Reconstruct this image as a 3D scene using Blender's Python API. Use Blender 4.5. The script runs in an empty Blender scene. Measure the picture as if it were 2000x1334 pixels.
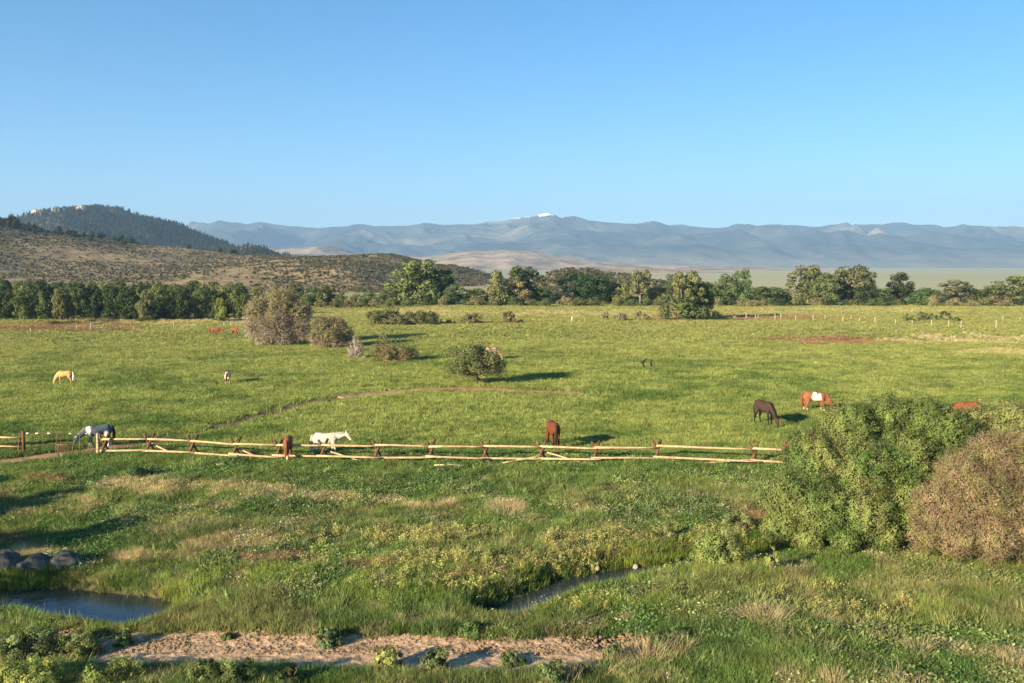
import bpy, bmesh, math, random
import numpy as np
from mathutils import Vector, Matrix, Euler
random.seed(7); RNG = np.random.default_rng(7)
S = bpy.context.scene; COL = S.collection

# ------------------------------------------------------------------ camera, sky, sun
F, HOR, CAMZ = 1800.0, 520.0, 13.5
PITCH = math.atan((667 - HOR) / F)
cam = bpy.data.objects.new('camera', bpy.data.cameras.new('camera')); COL.objects.link(cam)
cam.location = (0, 0, CAMZ); cam.rotation_euler = (math.pi/2 - PITCH, 0, 0)
cam.data.sensor_width = 36; cam.data.lens = F/2000*36
cam.data.clip_start = 0.5; cam.data.clip_end = 60000
S.camera = cam
SUN_EL = math.radians(16.5); SUN_AZ = math.radians(42)     # shadows run to the right (+x) turned 42 deg away (+y)
w = bpy.data.worlds.new('World'); S.world = w; w.use_nodes = True
nt = w.node_tree; bg = nt.nodes['Background']
sky = nt.nodes.new('ShaderNodeTexSky'); sky.sky_type = 'NISHITA'; sky.sun_disc = False
sky.sun_elevation = SUN_EL; sky.sun_rotation = math.radians(180) + (math.pi/2 - SUN_AZ)
sky.altitude = 2000; sky.air_density = 1.0; sky.dust_density = 0.3; sky.ozone_density = 3.0
hs = nt.nodes.new('ShaderNodeHueSaturation'); hs.inputs['Saturation'].default_value = 1.28; hs.inputs['Hue'].default_value = .496
nt.links.new(sky.outputs[0], hs.inputs['Color']); nt.links.new(hs.outputs[0], bg.inputs[0]); bg.inputs[1].default_value = 0.057
sl = bpy.data.lights.new('sun', 'SUN'); sl.energy = 5.0; sl.angle = math.radians(0.5); sl.color = (1.0, 0.83, 0.56)
sun = bpy.data.objects.new('sun', sl); COL.objects.link(sun)
SDIR = Vector((math.cos(SUN_EL)*math.cos(SUN_AZ), math.cos(SUN_EL)*math.sin(SUN_AZ), -math.sin(SUN_EL)))
sun.rotation_euler = SDIR.to_track_quat('-Z', 'Y').to_euler()
S.view_settings.view_transform = 'Standard'; S.view_settings.look = 'None'
S.view_settings.exposure = 1.8; S.view_settings.gamma = 1; S.view_settings.use_curve_mapping = False
S.render.engine = 'CYCLES'
S.cycles.max_bounces = 6; S.cycles.diffuse_bounces = 3; S.cycles.transmission_bounces = 3
S.cycles.volume_bounces = 0; S.cycles.transparent_max_bounces = 8; S.cycles.caustics_reflective = False
HAZE = 9.8e-5

# ------------------------------------------------------------------ noise and projection
def _h(i, j, s):
    n = (i.astype(np.int64)*374761393 + j.astype(np.int64)*668265263 + s*974634777) & 0xffffffff
    n = ((n ^ (n >> 13))*1274126177) & 0xffffffff
    n = (n ^ (n >> 16)) & 0xffffffff
    return n/4294967295.0
def vn(x, y, s=0):
    x = np.asarray(x, float); y = np.asarray(y, float)
    i = np.floor(x); j = np.floor(y); u = x-i; v = y-j
    u = u*u*(3-2*u); v = v*v*(3-2*v)
    a = _h(i, j, s); b = _h(i+1, j, s); c = _h(i, j+1, s); d = _h(i+1, j+1, s)
    return (a*(1-u)+b*u)*(1-v)+(c*(1-u)+d*u)*v
def fbm(x, y, sc, o=4, s=0):
    r = 0; a = .5; t = 0
    for k in range(o):
        r = r + a*vn(np.asarray(x)/sc+17.3*k, np.asarray(y)/sc-9.1*k, s+k); t += a; a *= .5; sc = sc*.5
    return r/t
def ridged(x, y, sc, o=4, s=0):
    r = 0; a = .5; t = 0
    for k in range(o):
        r = r + a*(1-np.abs(2*vn(np.asarray(x)/sc+17.3*k, np.asarray(y)/sc-9.1*k, s+k)-1)); t += a; a *= .5; sc = sc*.5
    return r/t
def sst(a, b, x):
    t = np.clip((x-a)/(b-a), 0, 1); return t*t*(3-2*t)
cp, sp = math.cos(PITCH), math.sin(PITCH)
def ray(px, py):
    a = (px-1000)/F; b = (667-py)/F
    return np.array([a, cp+b*sp, -sp+b*cp])
def P2(px, py, z=0.0):                       # ground point seen at (px,py), on the level z
    d = ray(px, py); t = (z-CAMZ)/d[2]
    return d[0]*t, d[1]*t
def W2P(x, y, z=0.0):
    zz = np.asarray(z)-CAMZ
    dep = y*cp - zz*sp; up = y*sp + zz*cp
    return 1000+F*np.asarray(x)/dep, 667-F*up/dep

def poly_dist(x, y, pts):                    # distance to a polyline
    x = np.asarray(x, float); y = np.asarray(y, float)
    best = np.full(np.broadcast(x, y).shape, 1e9)
    for (ax, ay), (bx, by) in zip(pts[:-1], pts[1:]):
        dx, dy = bx-ax, by-ay
        t = np.clip(((x-ax)*dx+(y-ay)*dy)/(dx*dx+dy*dy), 0, 1)
        best = np.minimum(best, np.hypot(x-ax-t*dx, y-ay-t*dy))
    return best
CREEK = [P2(*p, -.42) for p in [(1700,1060),(1500,1085),(1330,1105),(1215,1128),(1115,1150),(1030,1182),(985,1203)]]
POND = [P2(*p, -.42) for p in [(262,1203),(200,1192),(90,1180),(-80,1178),(-400,1190)]]
SAND = [P2(*p) for p in [(110,1268),(280,1272),(460,1276),(680,1281),(900,1287),(1080,1284),(1230,1272)]]
PATH1 = [P2(*p) for p in [(-120,915),(0,906),(90,897),(190,884),(300,872)]]
PATH2 = [P2(*p) for p in [(660,781),(705,773),(780,765),(880,761),(930,760),(1010,765),(1090,768),(1160,771)]]
TRACK = [P2(*p) for p in [(190,884),(300,866),(420,842),(500,815),(580,793),(660,780)]]
def water_d(x, y):
    n = (fbm(x, y, 2.2, 3, 41)-.5)*0.9
    a = poly_dist(x, y, CREEK)+n - 1.0
    b = poly_dist(x, y, POND)+n - 1.6
    return np.minimum(a, b)
def hgt(x, y):
    x = np.asarray(x, float); y = np.asarray(y, float)
    r = np.hypot(x, y)
    rough = 1-sst(60, 70, r)
    z = (fbm(x, y, 22, 3, 1)-.5)*(0.35+0.5*rough) + (fbm(x, y, 5, 3, 5)-.5)*(.16+.45*rough) + (fbm(x, y, 1.7, 2, 6)-.5)*.34*rough*sst(26, 32, r)
    z = z*sst(15, 34, r)
    z = z + (fbm(x, y, 90, 2, 9)-.5)*1.2*sst(90, 200, r)*(1-sst(280, 340, r))
    # stream bank behind the pond, and the stream bed
    wd = water_d(x, y)
    z = z*sst(-.2, 3.5, wd)
    z = z - .85*(1-sst(-.35, .8, wd))
    dp = poly_dist(x, y, PATH2); z = z*(0.4+.6*sst(0, 4, dp))
    sd = poly_dist(x, y, SAND); z = z*sst(.4, 3, sd)
    return z
WATER_Z = -0.42
def G(px, py):                               # terrain point under a pixel
    z = 0.0
    for _ in range(6):
        x, y = P2(px, py, z); z = float(hgt(x, y))
    return x, y, z

# ------------------------------------------------------------------ mesh helpers
def mesh_np(name, V, Fc, mat=None, smooth=False, nper=None):
    V = np.asarray(V, np.float32); Fc = np.asarray(Fc, np.int32)
    me = bpy.data.meshes.new(name); n = Fc.shape[1]
    me.vertices.add(len(V)); me.vertices.foreach_set('co', V.ravel())
    me.loops.add(Fc.size); me.loops.foreach_set('vertex_index', Fc.ravel())
    me.polygons.add(len(Fc)); me.polygons.foreach_set('loop_start', np.arange(0, Fc.size, n, dtype=np.int32))
    me.update(calc_edges=True)
    if smooth: me.polygons.foreach_set('use_smooth', np.ones(len(Fc), bool))
    if mat: me.materials.append(mat)
    return me
def setcol(me, c, name='col'):
    a = me.attributes.new(name, 'FLOAT_COLOR', 'POINT')
    c = np.asarray(c, np.float32)
    if c.shape[1] == 3: c = np.concatenate([c, np.ones((len(c), 1), np.float32)], 1)
    a.data.foreach_set('color', c.ravel())
def link(name, me, parent=None, label=None, cat=None, group=None, kind=None, loc=None):
    o = bpy.data.objects.new(name, me); COL.objects.link(o)
    if parent is not None: o.parent = parent
    if loc is not None: o.location = loc
    if label: o['label'] = label
    if cat: o['category'] = cat
    if group: o['group'] = group
    if kind: o['kind'] = kind
    return o
def thing(name, label, cat, loc, rz=0, group=None):
    o = link(name, None, None, label, cat, group, None, loc); o.rotation_euler = (0, 0, rz); o.empty_display_size = .2
    return o
class MB:
    def __init__(s): s.V = []; s.F = []
    def tube(s, pts, rad, k=6, cap=True):
        pts = [Vector(p) for p in pts]; n = len(pts); b = len(s.V)
        if not hasattr(rad, '__len__'): rad = [rad]*n
        for i, p in enumerate(pts):
            t = (pts[min(i+1, n-1)]-pts[max(i-1, 0)]).normalized()
            u = t.cross(Vector((0, .3, 1)) if abs(t.z) < .9 else Vector((1, 0, 0))).normalized(); v = t.cross(u)
            for j in range(k):
                a = 2*math.pi*j/k; s.V.append(p+(u*math.cos(a)+v*math.sin(a))*rad[i])
        for i in range(n-1):
            for j in range(k):
                s.F.append((b+i*k+j, b+i*k+(j+1) % k, b+(i+1)*k+(j+1) % k, b+(i+1)*k+j))
        if cap:
            s.F.append(tuple(b+j for j in range(k))[::-1]); s.F.append(tuple(b+(n-1)*k+j for j in range(k)))
    def mesh(s, name, mat, smooth=True):
        me = bpy.data.meshes.new(name); me.from_pydata([tuple(v) for v in s.V], [], s.F); me.update()
        if mat: me.materials.append(mat)
        if smooth: me.polygons.foreach_set('use_smooth', [len(f) == 4 for f in s.F])
        return me

# ------------------------------------------------------------------ materials
def newmat(name):
    m = bpy.data.materials.new(name); m.use_nodes = True
    for n in list(m.node_tree.nodes): m.node_tree.nodes.remove(n)
    return m, m.node_tree.nodes, m.node_tree.links
def foliage_mat(name, source, transl=.3, base=(1, 1, 1), nscale=3.0, lo=.65, hi=1.35, attr='col'):
    m, N, L = newmat(name)
    out = N.new('ShaderNodeOutputMaterial'); mix = N.new('ShaderNodeMixShader'); d = N.new('ShaderNodeBsdfDiffuse'); t = N.new('ShaderNodeBsdfTranslucent')
    if source == 'instancer':
        c = N.new('ShaderNodeAttribute'); c.attribute_type = 'INSTANCER'; c.attribute_name = attr; cs = c.outputs['Color']
    elif source == 'object':
        c = N.new('ShaderNodeObjectInfo'); cs = c.outputs['Color']
    elif source == 'vertex':
        c = N.new('ShaderNodeAttribute'); c.attribute_name = attr; cs = c.outputs['Color']
    else:
        c = N.new('ShaderNodeRGB'); c.outputs[0].default_value = (*base, 1); cs = c.outputs[0]
    g = N.new('ShaderNodeNewGeometry'); nz = N.new('ShaderNodeTexNoise'); nz.inputs['Scale'].default_value = nscale; nz.inputs['Detail'].default_value = 2
    L.new(g.outputs['Position'], nz.inputs['Vector'])
    mr = N.new('ShaderNodeMapRange'); mr.inputs[1].default_value = .3; mr.inputs[2].default_value = .7; mr.inputs[3].default_value = lo; mr.inputs[4].default_value = hi
    L.new(nz.outputs['Fac'], mr.inputs[0])
    mu = N.new('ShaderNodeVectorMath'); mu.operation = 'MULTIPLY'; L.new(cs, mu.inputs[0]); L.new(mr.outputs[0], mu.inputs[1])
    L.new(mu.outputs[0], d.inputs['Color']); L.new(mu.outputs[0], t.inputs['Color'])
    mix.inputs[0].default_value = transl; L.new(d.outputs[0], mix.inputs[1]); L.new(t.outputs[0], mix.inputs[2]); L.new(mix.outputs[0], out.inputs[0])
    return m
def solid_mat(name, c1, c2, scale=6, rough=.85, bump=0, stretch=(1, 1, 1), vcol=None, detail=4, spec=.2):
    m, N, L = newmat(name)
    out = N.new('ShaderNodeOutputMaterial'); p = N.new('ShaderNodeBsdfPrincipled'); p.inputs['Roughness'].default_value = rough
    p.inputs['Specular IOR Level'].default_value = spec
    tc = N.new('ShaderNodeTexCoord'); mp = N.new('ShaderNodeMapping'); mp.inputs['Scale'].default_value = stretch
    L.new(tc.outputs['Object'], mp.inputs[0])
    nz = N.new('ShaderNodeTexNoise'); nz.inputs['Scale'].default_value = scale; nz.inputs['Detail'].default_value = detail; L.new(mp.outputs[0], nz.inputs['Vector'])
    r = N.new('ShaderNodeValToRGB'); r.color_ramp.elements[0].position = .32; r.color_ramp.elements[1].position = .68
    r.color_ramp.elements[0].color = (*c1, 1); r.color_ramp.elements[1].color = (*c2, 1)
    L.new(nz.outputs['Fac'], r.inputs[0])
    if vcol:
        a = N.new('ShaderNodeAttribute'); a.attribute_name = vcol
        mu = N.new('ShaderNodeVectorMath'); mu.operation = 'MULTIPLY'; L.new(a.outputs['Color'], mu.inputs[0]); L.new(r.outputs[0], mu.inputs[1]); L.new(mu.outputs[0], p.inputs['Base Color'])
    else: L.new(r.outputs[0], p.inputs['Base Color'])
    if bump:
        b = N.new('ShaderNodeBump'); b.inputs['Strength'].default_value = 1; b.inputs['Distance'].default_value = bump
        L.new(nz.outputs['Fac'], b.inputs['Height']); L.new(b.outputs[0], p.inputs['Normal'])
    L.new(p.outputs[0], out.inputs[0]); return m
M_GRASS = foliage_mat('grass_blades', 'instancer', .35, nscale=.9, lo=.7, hi=1.3)
M_LEAF_I = foliage_mat('weed_leaves', 'instancer', .3, nscale=1.5)
M_CROWN = foliage_mat('tree_leaves', 'object', .22, nscale=.35, lo=.6, hi=1.4)
M_SHRUB = foliage_mat('shrub_leaves', 'vertex', .28, nscale=1.6, lo=.6, hi=1.4)
M_BARK = solid_mat('grey_bark', (.16, .13, .10), (.34, .30, .24), 3, .9, .02, (1, 1, .3))
M_TWIG = solid_mat('twig_bark', (.75, .75, .75), (1.15, 1.1, 1.05), 2, .9, 0, vcol='col')
M_POLE = solid_mat('peeled_pole_wood', (.32, .21, .115), (.62, .46, .27), 7, .85, .03, (.35, 1.6, 1.6), detail=8)
M_POST = solid_mat('dark_weathered_post', (.07, .035, .02), (.20, .10, .055), 6, .85, .015, (1, 1, .3))
M_WHITE = solid_mat('white_plastic', (.75, .77, .8), (.82, .82, .82), 4, .5)
M_STEEL = solid_mat('rusty_steel', (.10, .06, .04), (.22, .14, .09), 9, .7)
M_PALE = solid_mat('pale_post_wood', (.30, .26, .17), (.46, .41, .30), 5, .8)
M_ROCK = solid_mat('grey_boulder', (.04, .043, .043), (.12, .118, .11), 3, .85, .06)

def ground_mat():
    m, N, L = newmat('meadow_ground')
    out = N.new('ShaderNodeOutputMaterial'); p = N.new('ShaderNodeBsdfPrincipled'); p.inputs['Roughness'].default_value = .95; p.inputs['Specular IOR Level'].default_value = .1
    a = N.new('ShaderNodeAttribute'); a.attribute_name = 'col'
    g = N.new('ShaderNodeNewGeometry')
    n1 = N.new('ShaderNodeTexNoise'); n1.inputs['Scale'].default_value = .55; n1.inputs['Detail'].default_value = 8; n1.inputs['Roughness'].default_value = .68
    L.new(g.outputs['Position'], n1.inputs['Vector'])
    mr = N.new('ShaderNodeMapRange'); mr.inputs[1].default_value = .3; mr.inputs[2].default_value = .7; mr.inputs[3].default_value = .62; mr.inputs[4].default_value = 1.35
    L.new(n1.outputs['Fac'], mr.inputs[0])
    mu = N.new('ShaderNodeVectorMath'); mu.operation = 'MULTIPLY'; L.new(a.outputs['Color'], mu.inputs[0]); L.new(mr.outputs[0], mu.inputs[1]); L.new(mu.outputs[0], p.inputs['Base Color'])
    b = N.new('ShaderNodeBump'); b.inputs['Strength'].default_value = .9; b.inputs['Distance'].default_value = .35; L.new(n1.outputs['Fac'], b.inputs['Height']); L.new(b.outputs[0], p.inputs['Normal'])
    L.new(p.outputs[0], out.inputs[0]); return m
M_GROUND = ground_mat()

# ------------------------------------------------------------------ what grows where: colours by place
def A(*c): return np.array(c, float)
C_LIGHT, C_MID, C_DEEP = A(.315, .355, .100), A(.245, .305, .080), A(.125, .195, .050)
C_DRY, C_RED, C_OLIVE = A(.56, .46, .23), A(.36, .21, .115), A(.20, .19, .08)
DRY_SPOTS = [(1640,665,130,9,.9,1),(1880,663,140,8,.9,0),(1950,690,90,5,.5,0),(1500,620,120,5,.6,1),(1340,622,100,5,.8,1),
 (330,955,110,20,.8,0),(470,965,120,14,.6,0),(640,975,60,8,.8,0),(760,982,40,6,.8,0),(880,990,90,9,.9,0),(990,995,40,12,.8,0),
 (420,1065,120,18,.6,0),(540,1098,90,12,.5,1),(300,1090,90,12,.7,0),(60,1085,60,10,.8,0),(20,1060,40,10,.6,1),(880,1065,30,6,.7,1),(760,1112,180,12,.45,1),
 (920,1125,90,8,.6,1),(1180,1085,90,8,.7,1),(1500,1200,55,16,.5,0),(1620,1215,40,8,.7,0),(1480,1010,30,16,.6,1),(1560,1150,60,9,.4,0),(1780,1150,160,8,.3,0),
 (100,940,60,8,.5,1),(180,985,40,12,.5,0),(330,620,170,14,.75,0),(470,625,60,12,.8,0),(100,640,160,9,.8,1),(1000,612,400,6,.45,0),(1640,606,300,5,.4,0),(800,607,80,6,.4,0)]
def col_at(x, y, z=0.0, jit=True):
    x = np.asarray(x, float); y = np.asarray(y, float); D = np.hypot(x, y)
    px, py = W2P(x, y, z)
    n = fbm(x, y, 14, 4, 21); n2 = fbm(x, y, 3.2, 3, 31); n3 = fbm(x, y, 45, 3, 55)
    t = np.clip((n-.5)*1.6+(n2-.5)*2.0+.68, 0, 1)[..., None]
    t2 = np.clip((n-.5)*1.6+(n2-.5)*2.6+.48, 0, 1)[..., None]
    field = C_DEEP*(1-t)+C_MID*t; field = field*(1-t2)+C_LIGHT*t2
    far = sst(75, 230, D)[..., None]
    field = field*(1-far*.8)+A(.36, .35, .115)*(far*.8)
    near = (1-sst(58, 68, y))[..., None]
    nearc = (C_DEEP*1.15*(1-t2)+C_MID*1.12*t2)
    c = field*(1-near)+nearc*near
    v1 = fbm(x, y, 2.1, 3, 101)[..., None]; v2 = fbm(x, y, 3.4, 3, 111)[..., None]; v3 = fbm(x, y, 1.3, 2, 121)[..., None]
    mid = near*(1-sst(52, 60, y))[..., None]
    c = c*(1-near*.55*sst(.52, .62, v1))+A(.11, .185, .06)*near*.55*sst(.52, .62, v1)
    k = mid*.65*sst(.55, .64, v2); c = c*(1-k)+A(.30, .31, .11)*k
    k = mid*.6*sst(.64, .74, v3); c = c*(1-k)+A(.44, .37, .19)*k
    gf = near*sst(53, 60, y)[..., None]*.5; c = c*(1-gf)+A(.105, .175, .04)*gf
    # olive weeds between stream and fence
    ol = .6*(sst(.42, .6, fbm(x, y, 7, 3, 77))*(1-sst(52, 58, y)))[..., None]*.55
    c = c*(1-ol)+C_OLIVE*ol
    wob = (fbm(x, y, 4, 3, 91)-.5); wob2 = fbm(x*1.0, y*.45, .9, 3, 92)-.5
    for (sx, sy, rx, ry, wt, kd) in DRY_SPOTS:
        q = ((px-sx)/rx)**2+((py-sy)/ry)**2
        mk = np.clip((1.15-q+wob*4.5+wob2*2.5)*1.6, 0, 1)*min(1, wt*1.15)
        mk = (mk*(q < 4))[..., None]
        c = c*(1-mk)+(C_RED if kd else C_DRY)*mk
    return c
def ground_col(x, y, z):
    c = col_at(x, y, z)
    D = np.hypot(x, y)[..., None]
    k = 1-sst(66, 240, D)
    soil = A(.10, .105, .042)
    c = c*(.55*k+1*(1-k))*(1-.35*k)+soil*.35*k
    plain = A(.39, .405, .235)+A(.22, .06, .04)*(fbm(x, y, 700, 4, 3)[..., None]-.4)
    f = sst(360, 700, D); c = c*(1-f)+plain*f
    tan = A(.34, .27, .18); f2 = sst(.0, .6, (0.25-np.asarray(x)/np.asarray(np.maximum(y, 1)))[..., None])*f
    c = c*(1-f2)+tan*f2
    wd = water_d(x, y)[..., None]; m = 1-sst(.0, .7, wd); c = c*(1-m)+A(.07, .055, .035)*m
    tr = poly_dist(x, y, TRACK)[..., None]+(fbm(x, y, 3, 3, 8)[..., None]-.5)*3
    m = (1-sst(1.0, 2.2, tr))*.9; c = c*(1-m)+A(.20, .13, .07)*m
    return c

# ------------------------------------------------------------------ ground
def build_ground():
    ang = np.concatenate([np.radians(np.linspace(-180, -36, 25))[:-1], np.radians(np.linspace(-36, 36, 430)), np.radians(np.linspace(36, 180, 25))[1:]])
    r = np.concatenate([[.5, 4, 9, 14, 18, 22], np.geomspace(25, 110, 330), np.geomspace(111, 420, 170), np.geomspace(430, 16000, 60)])
    A_, R_ = np.meshgrid(ang, r, indexing='ij')
    X = R_*np.sin(A_); Y = R_*np.cos(A_); Z = hgt(X, Y)
    nA, nR = X.shape
    V = np.stack([X, Y, Z], -1).reshape(-1, 3)
    i = np.arange(nA-1)[:, None]*nR+np.arange(nR-1)[None, :]; i = i.ravel()
    Fq = np.stack([i, i+1, i+nR+1, i+nR], -1)
    me = mesh_np('ground', V, Fq, M_GROUND, True)
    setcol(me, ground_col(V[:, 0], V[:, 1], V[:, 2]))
    link('ground', me, kind='structure')
build_ground()

# water sheets
def water():
    m, N, L = newmat('stream_water')
    out = N.new('ShaderNodeOutputMaterial'); p = N.new('ShaderNodeBsdfPrincipled'); p.inputs['Base Color'].default_value = (.02, .03, .035, 1)
    p.inputs['Roughness'].default_value = .06; p.inputs['IOR'].default_value = 1.45; p.inputs['Specular IOR Level'].default_value = .8
    g = N.new('ShaderNodeNewGeometry'); mp = N.new('ShaderNodeMapping'); mp.inputs['Scale'].default_value = (1, 3, 1); L.new(g.outputs['Position'], mp.inputs[0])
    nz = N.new('ShaderNodeTexNoise'); nz.inputs['Scale'].default_value = 3.5; nz.inputs['Detail'].default_value = 3; L.new(mp.outputs[0], nz.inputs['Vector'])
    b = N.new('ShaderNodeBump'); b.inputs['Distance'].default_value = .015; b.inputs['Strength'].default_value = .7; L.new(nz.outputs['Fac'], b.inputs['Height']); L.new(b.outputs[0], p.inputs['Normal'])
    L.new(p.outputs[0], out.inputs[0])
    gx = np.arange(-60, 34, .5); gy = np.arange(30, 62, .5); X, Y = np.meshgrid(gx, gy, indexing='ij')
    near = water_d(X, Y) < 1.0; idx = -np.ones(X.shape, int); V = []; Fq = []
    for a in range(X.shape[0]-1):
        for b in range(X.shape[1]-1):
            if near[a, b]:
                q = []
                for (c, d) in ((a, b), (a+1, b), (a+1, b+1), (a, b+1)):
                    if idx[c, d] < 0: idx[c, d] = len(V); V.append((X[c, d], Y[c, d], WATER_Z))
                    q.append(int(idx[c, d]))
                Fq.append(q)
    me = bpy.data.meshes.new('stream'); me.from_pydata(V, [], Fq); me.materials.append(m)
    link('stream', me, kind='structure')
water()

# ribbons of bare earth: paths and the sand bar, arched a little so that they sink into the turf at uneven edges
def ribbon(name, pts, wid, mat, rise=.05, rough=.02, step=.25, seed=0, nwob=.8, K=25, rs=.55):
    P = [Vector(p) for p in pts]; out = []
    for a, b in zip(P[:-1], P[1:]):
        n = max(2, int((b-a).length/step)); out += [a.lerp(b, k/n) for k in range(n)]
    out.append(P[-1]); n = len(out)
    sm = []
    for i in range(n):
        q = out[max(0, i-6):i+7]; sm.append(sum(q, Vector((0, 0)))/len(q))
    V = []
    for i, c in enumerate(sm):
        d = (sm[min(i+1, n-1)]-sm[max(i-1, 0)]).normalized(); nn = Vector((-d.y, d.x))
        e = min(1, min(i, n-1-i)*step/2.5)
        for k in range(K):
            t = (k/(K-1)*2-1); V.append((c.x+nn.x*t*wid*1.3, c.y+nn.y*t*wid*1.3, t, e))
    V = np.array(V); x, y, t, e = V.T
    ed = np.abs(t)*1.3+(fbm(x, y, 2.5, 3, seed+3)-.5)*nwob+(1-e)*1.2
    z = hgt(x, y)+rise*(1-sst(.6, 1.25, ed)*2.6)+(fbm(x, y, rs, 3, seed+5)-.5)*rough*2
    i = (np.arange(n-1)[:, None]*K+np.arange(K-1)[None, :]).ravel()
    me = mesh_np(name, np.stack([x, y, z], -1), np.stack([i, i+K, i+K+1, i+1], -1), mat, True)
    return link(name, me, kind='structure')
M_DIRT = solid_mat('red_dirt', (.30, .15, .085), (.50, .28, .17), 1.2, .95, .06, detail=8)
M_SAND = solid_mat('trampled_sand', (.34, .22, .125), (.62, .42, .26), 3.2, .95, .12, detail=8)
ribbon('dirt_path', PATH1, 1.9, M_DIRT, .07, .03, seed=11)
ribbon('dirt_trail', PATH2, 2.1, M_DIRT, .10, .06, seed=21, nwob=2.2)
ribbon('sand_bar', SAND, 2.05, M_SAND, .07, .035, K=56, rs=.34, step=.10, seed=31, nwob=.5)

# ------------------------------------------------------------------ distant land
def interp(pts, x):
    xs = np.array([p[0] for p in pts], float); ys = np.array([p[1] for p in pts], float)
    return np.interp(x, xs, ys)
def hill_mat(name, c1, c2, c3, sc, bump, lo=.4, hi=.6, snow=None, low=None):
    m, N, L = newmat(name)
    out = N.new('ShaderNodeOutputMaterial'); p = N.new('ShaderNodeBsdfPrincipled'); p.inputs['Roughness'].default_value = 1; p.inputs['Specular IOR Level'].default_value = .05
    g = N.new('ShaderNodeNewGeometry')
    n1 = N.new('ShaderNodeTexNoise'); n1.inputs['Scale'].default_value = 1/sc; n1.inputs['Detail'].default_value = 9; n1.inputs['Roughness'].default_value = .62
    L.new(g.outputs['Position'], n1.inputs['Vector'])
    r = N.new('ShaderNodeValToRGB'); e = r.color_ramp.elements; e[0].position = lo; e[0].color = (*c1, 1); e[1].position = hi; e[1].color = (*c3, 1)
    q = r.color_ramp.elements.new((lo+hi)/2); q.color = (*c2, 1)
    L.new(n1.outputs['Fac'], r.inputs[0]); cs = r.outputs[0]
    if low:
        sl_ = N.new('ShaderNodeSeparateXYZ'); L.new(g.outputs['Position'], sl_.inputs[0])
        al = N.new('ShaderNodeMath'); al.operation = 'MULTIPLY_ADD'; al.inputs[1].default_value = 260; L.new(n1.outputs['Fac'], al.inputs[0]); L.new(sl_.outputs['Z'], al.inputs[2])
        ml = N.new('ShaderNodeMapRange'); ml.inputs[1].default_value = low[0]+110; ml.inputs[2].default_value = low[1]+110; ml.inputs[3].default_value = 1; ml.inputs[4].default_value = 0; L.new(al.outputs[0], ml.inputs[0])
        mxl = N.new('ShaderNodeMixRGB'); mxl.inputs[2].default_value = (.25, .235, .165, 1); L.new(ml.outputs[0], mxl.inputs[0]); L.new(cs, mxl.inputs[1]); cs = mxl.outputs[0]
    if snow:
        sx = N.new('ShaderNodeSeparateXYZ'); L.new(g.outputs['Position'], sx.inputs[0])
        n2 = N.new('ShaderNodeTexNoise'); n2.inputs['Scale'].default_value = 1/160; n2.inputs['Detail'].default_value = 6; L.new(g.outputs['Position'], n2.inputs['Vector'])
        ad = N.new('ShaderNodeMath'); ad.operation = 'MULTIPLY_ADD'; ad.inputs[1].default_value = 110; L.new(n2.outputs['Fac'], ad.inputs[0]); L.new(sx.outputs['Z'], ad.inputs[2])
        mr = N.new('ShaderNodeMapRange'); mr.inputs[1].default_value = snow; mr.inputs[2].default_value = snow+6; L.new(ad.outputs[0], mr.inputs[0])
        mx = N.new('ShaderNodeMixRGB'); mx.inputs[2].default_value = (.85, .85, .88, 1); L.new(mr.outputs[0], mx.inputs[0]); L.new(cs, mx.inputs[1]); cs = mx.outputs[0]
    L.new(cs, p.inputs['Base Color'])
    b = N.new('ShaderNodeBump'); b.inputs['Strength'].default_value = 1; b.inputs['Distance'].default_value = bump; L.new(n1.outputs['Fac'], b.inputs['Height']); L.new(b.outputs[0], p.inputs['Normal'])
    L.new(p.outputs[0], out.inputs[0]); return m
HILLS = {}
def hill(name, sil, Dr, Df, Db, mat, nx, ny, namp, nsc, seed, base=-4, kind='ridged', ptop=1.0, pw=1.3, rnoise=0.0, shift=None):
    px0, px1 = sil[0][0], sil[-1][0]
    u = np.linspace(px0, px1, nx); xr = (u-1000)/F*Dr
    zr = CAMZ+(HOR-interp(sil, u))/F*Dr+rnoise*(fbm(xr, xr*0, nsc*.25, 4, seed+40)-.5)
    t = np.concatenate([np.linspace(0, 1, int(ny*.75)), np.linspace(1, 2, ny-int(ny*.75)+1)[1:]])
    X = np.repeat(xr[:, None], len(t), 1)
    Y = np.where(t <= 1, Df+(Dr-Df)*t, Dr+(Db-Dr)*(t-1))[None, :]+X*0
    T = t[None, :]+X*0
    Y = Y+(fbm(X, X*0, nsc*2, 2, seed+9)-.5)*(Dr-Df)*.25*(1-np.abs(T-1))
    prof = np.where(T <= 1, (T*T*(3-2*T))**(pw*.5)*.5+.5*T**pw, 1-.55*(T-1)**1.5)
    nz = ridged(X, Y, nsc, 5, seed) if kind == 'ridged' else fbm(X, Y, nsc, 5, seed)
    env = np.sin(np.clip(T, 0, 1)*math.pi)**.8*(T <= 1)
    Z = base+(zr[:, None]-base)*prof+(nz-.62 if kind == 'ridged' else nz-.5)*namp*env
    Z = np.where(T > 0, Z, base)
    n2 = len(t); V = np.stack([X, Y, Z], -1)
    i = (np.arange(nx-1)[:, None]*n2+np.arange(n2-1)[None, :]).ravel()
    me = mesh_np(name, V.reshape(-1, 3), np.stack([i, i+n2, i+n2+1, i+1], -1), mat, True)
    HILLS[name] = (V, T)
    return link(name, me, kind='structure')
M_RANGE = hill_mat('forested_range', (.04, .05, .055), (.09, .095, .08), (.30, .26, .18), 900, 60, .42, .72, snow=604, low=(0, 150))
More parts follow.
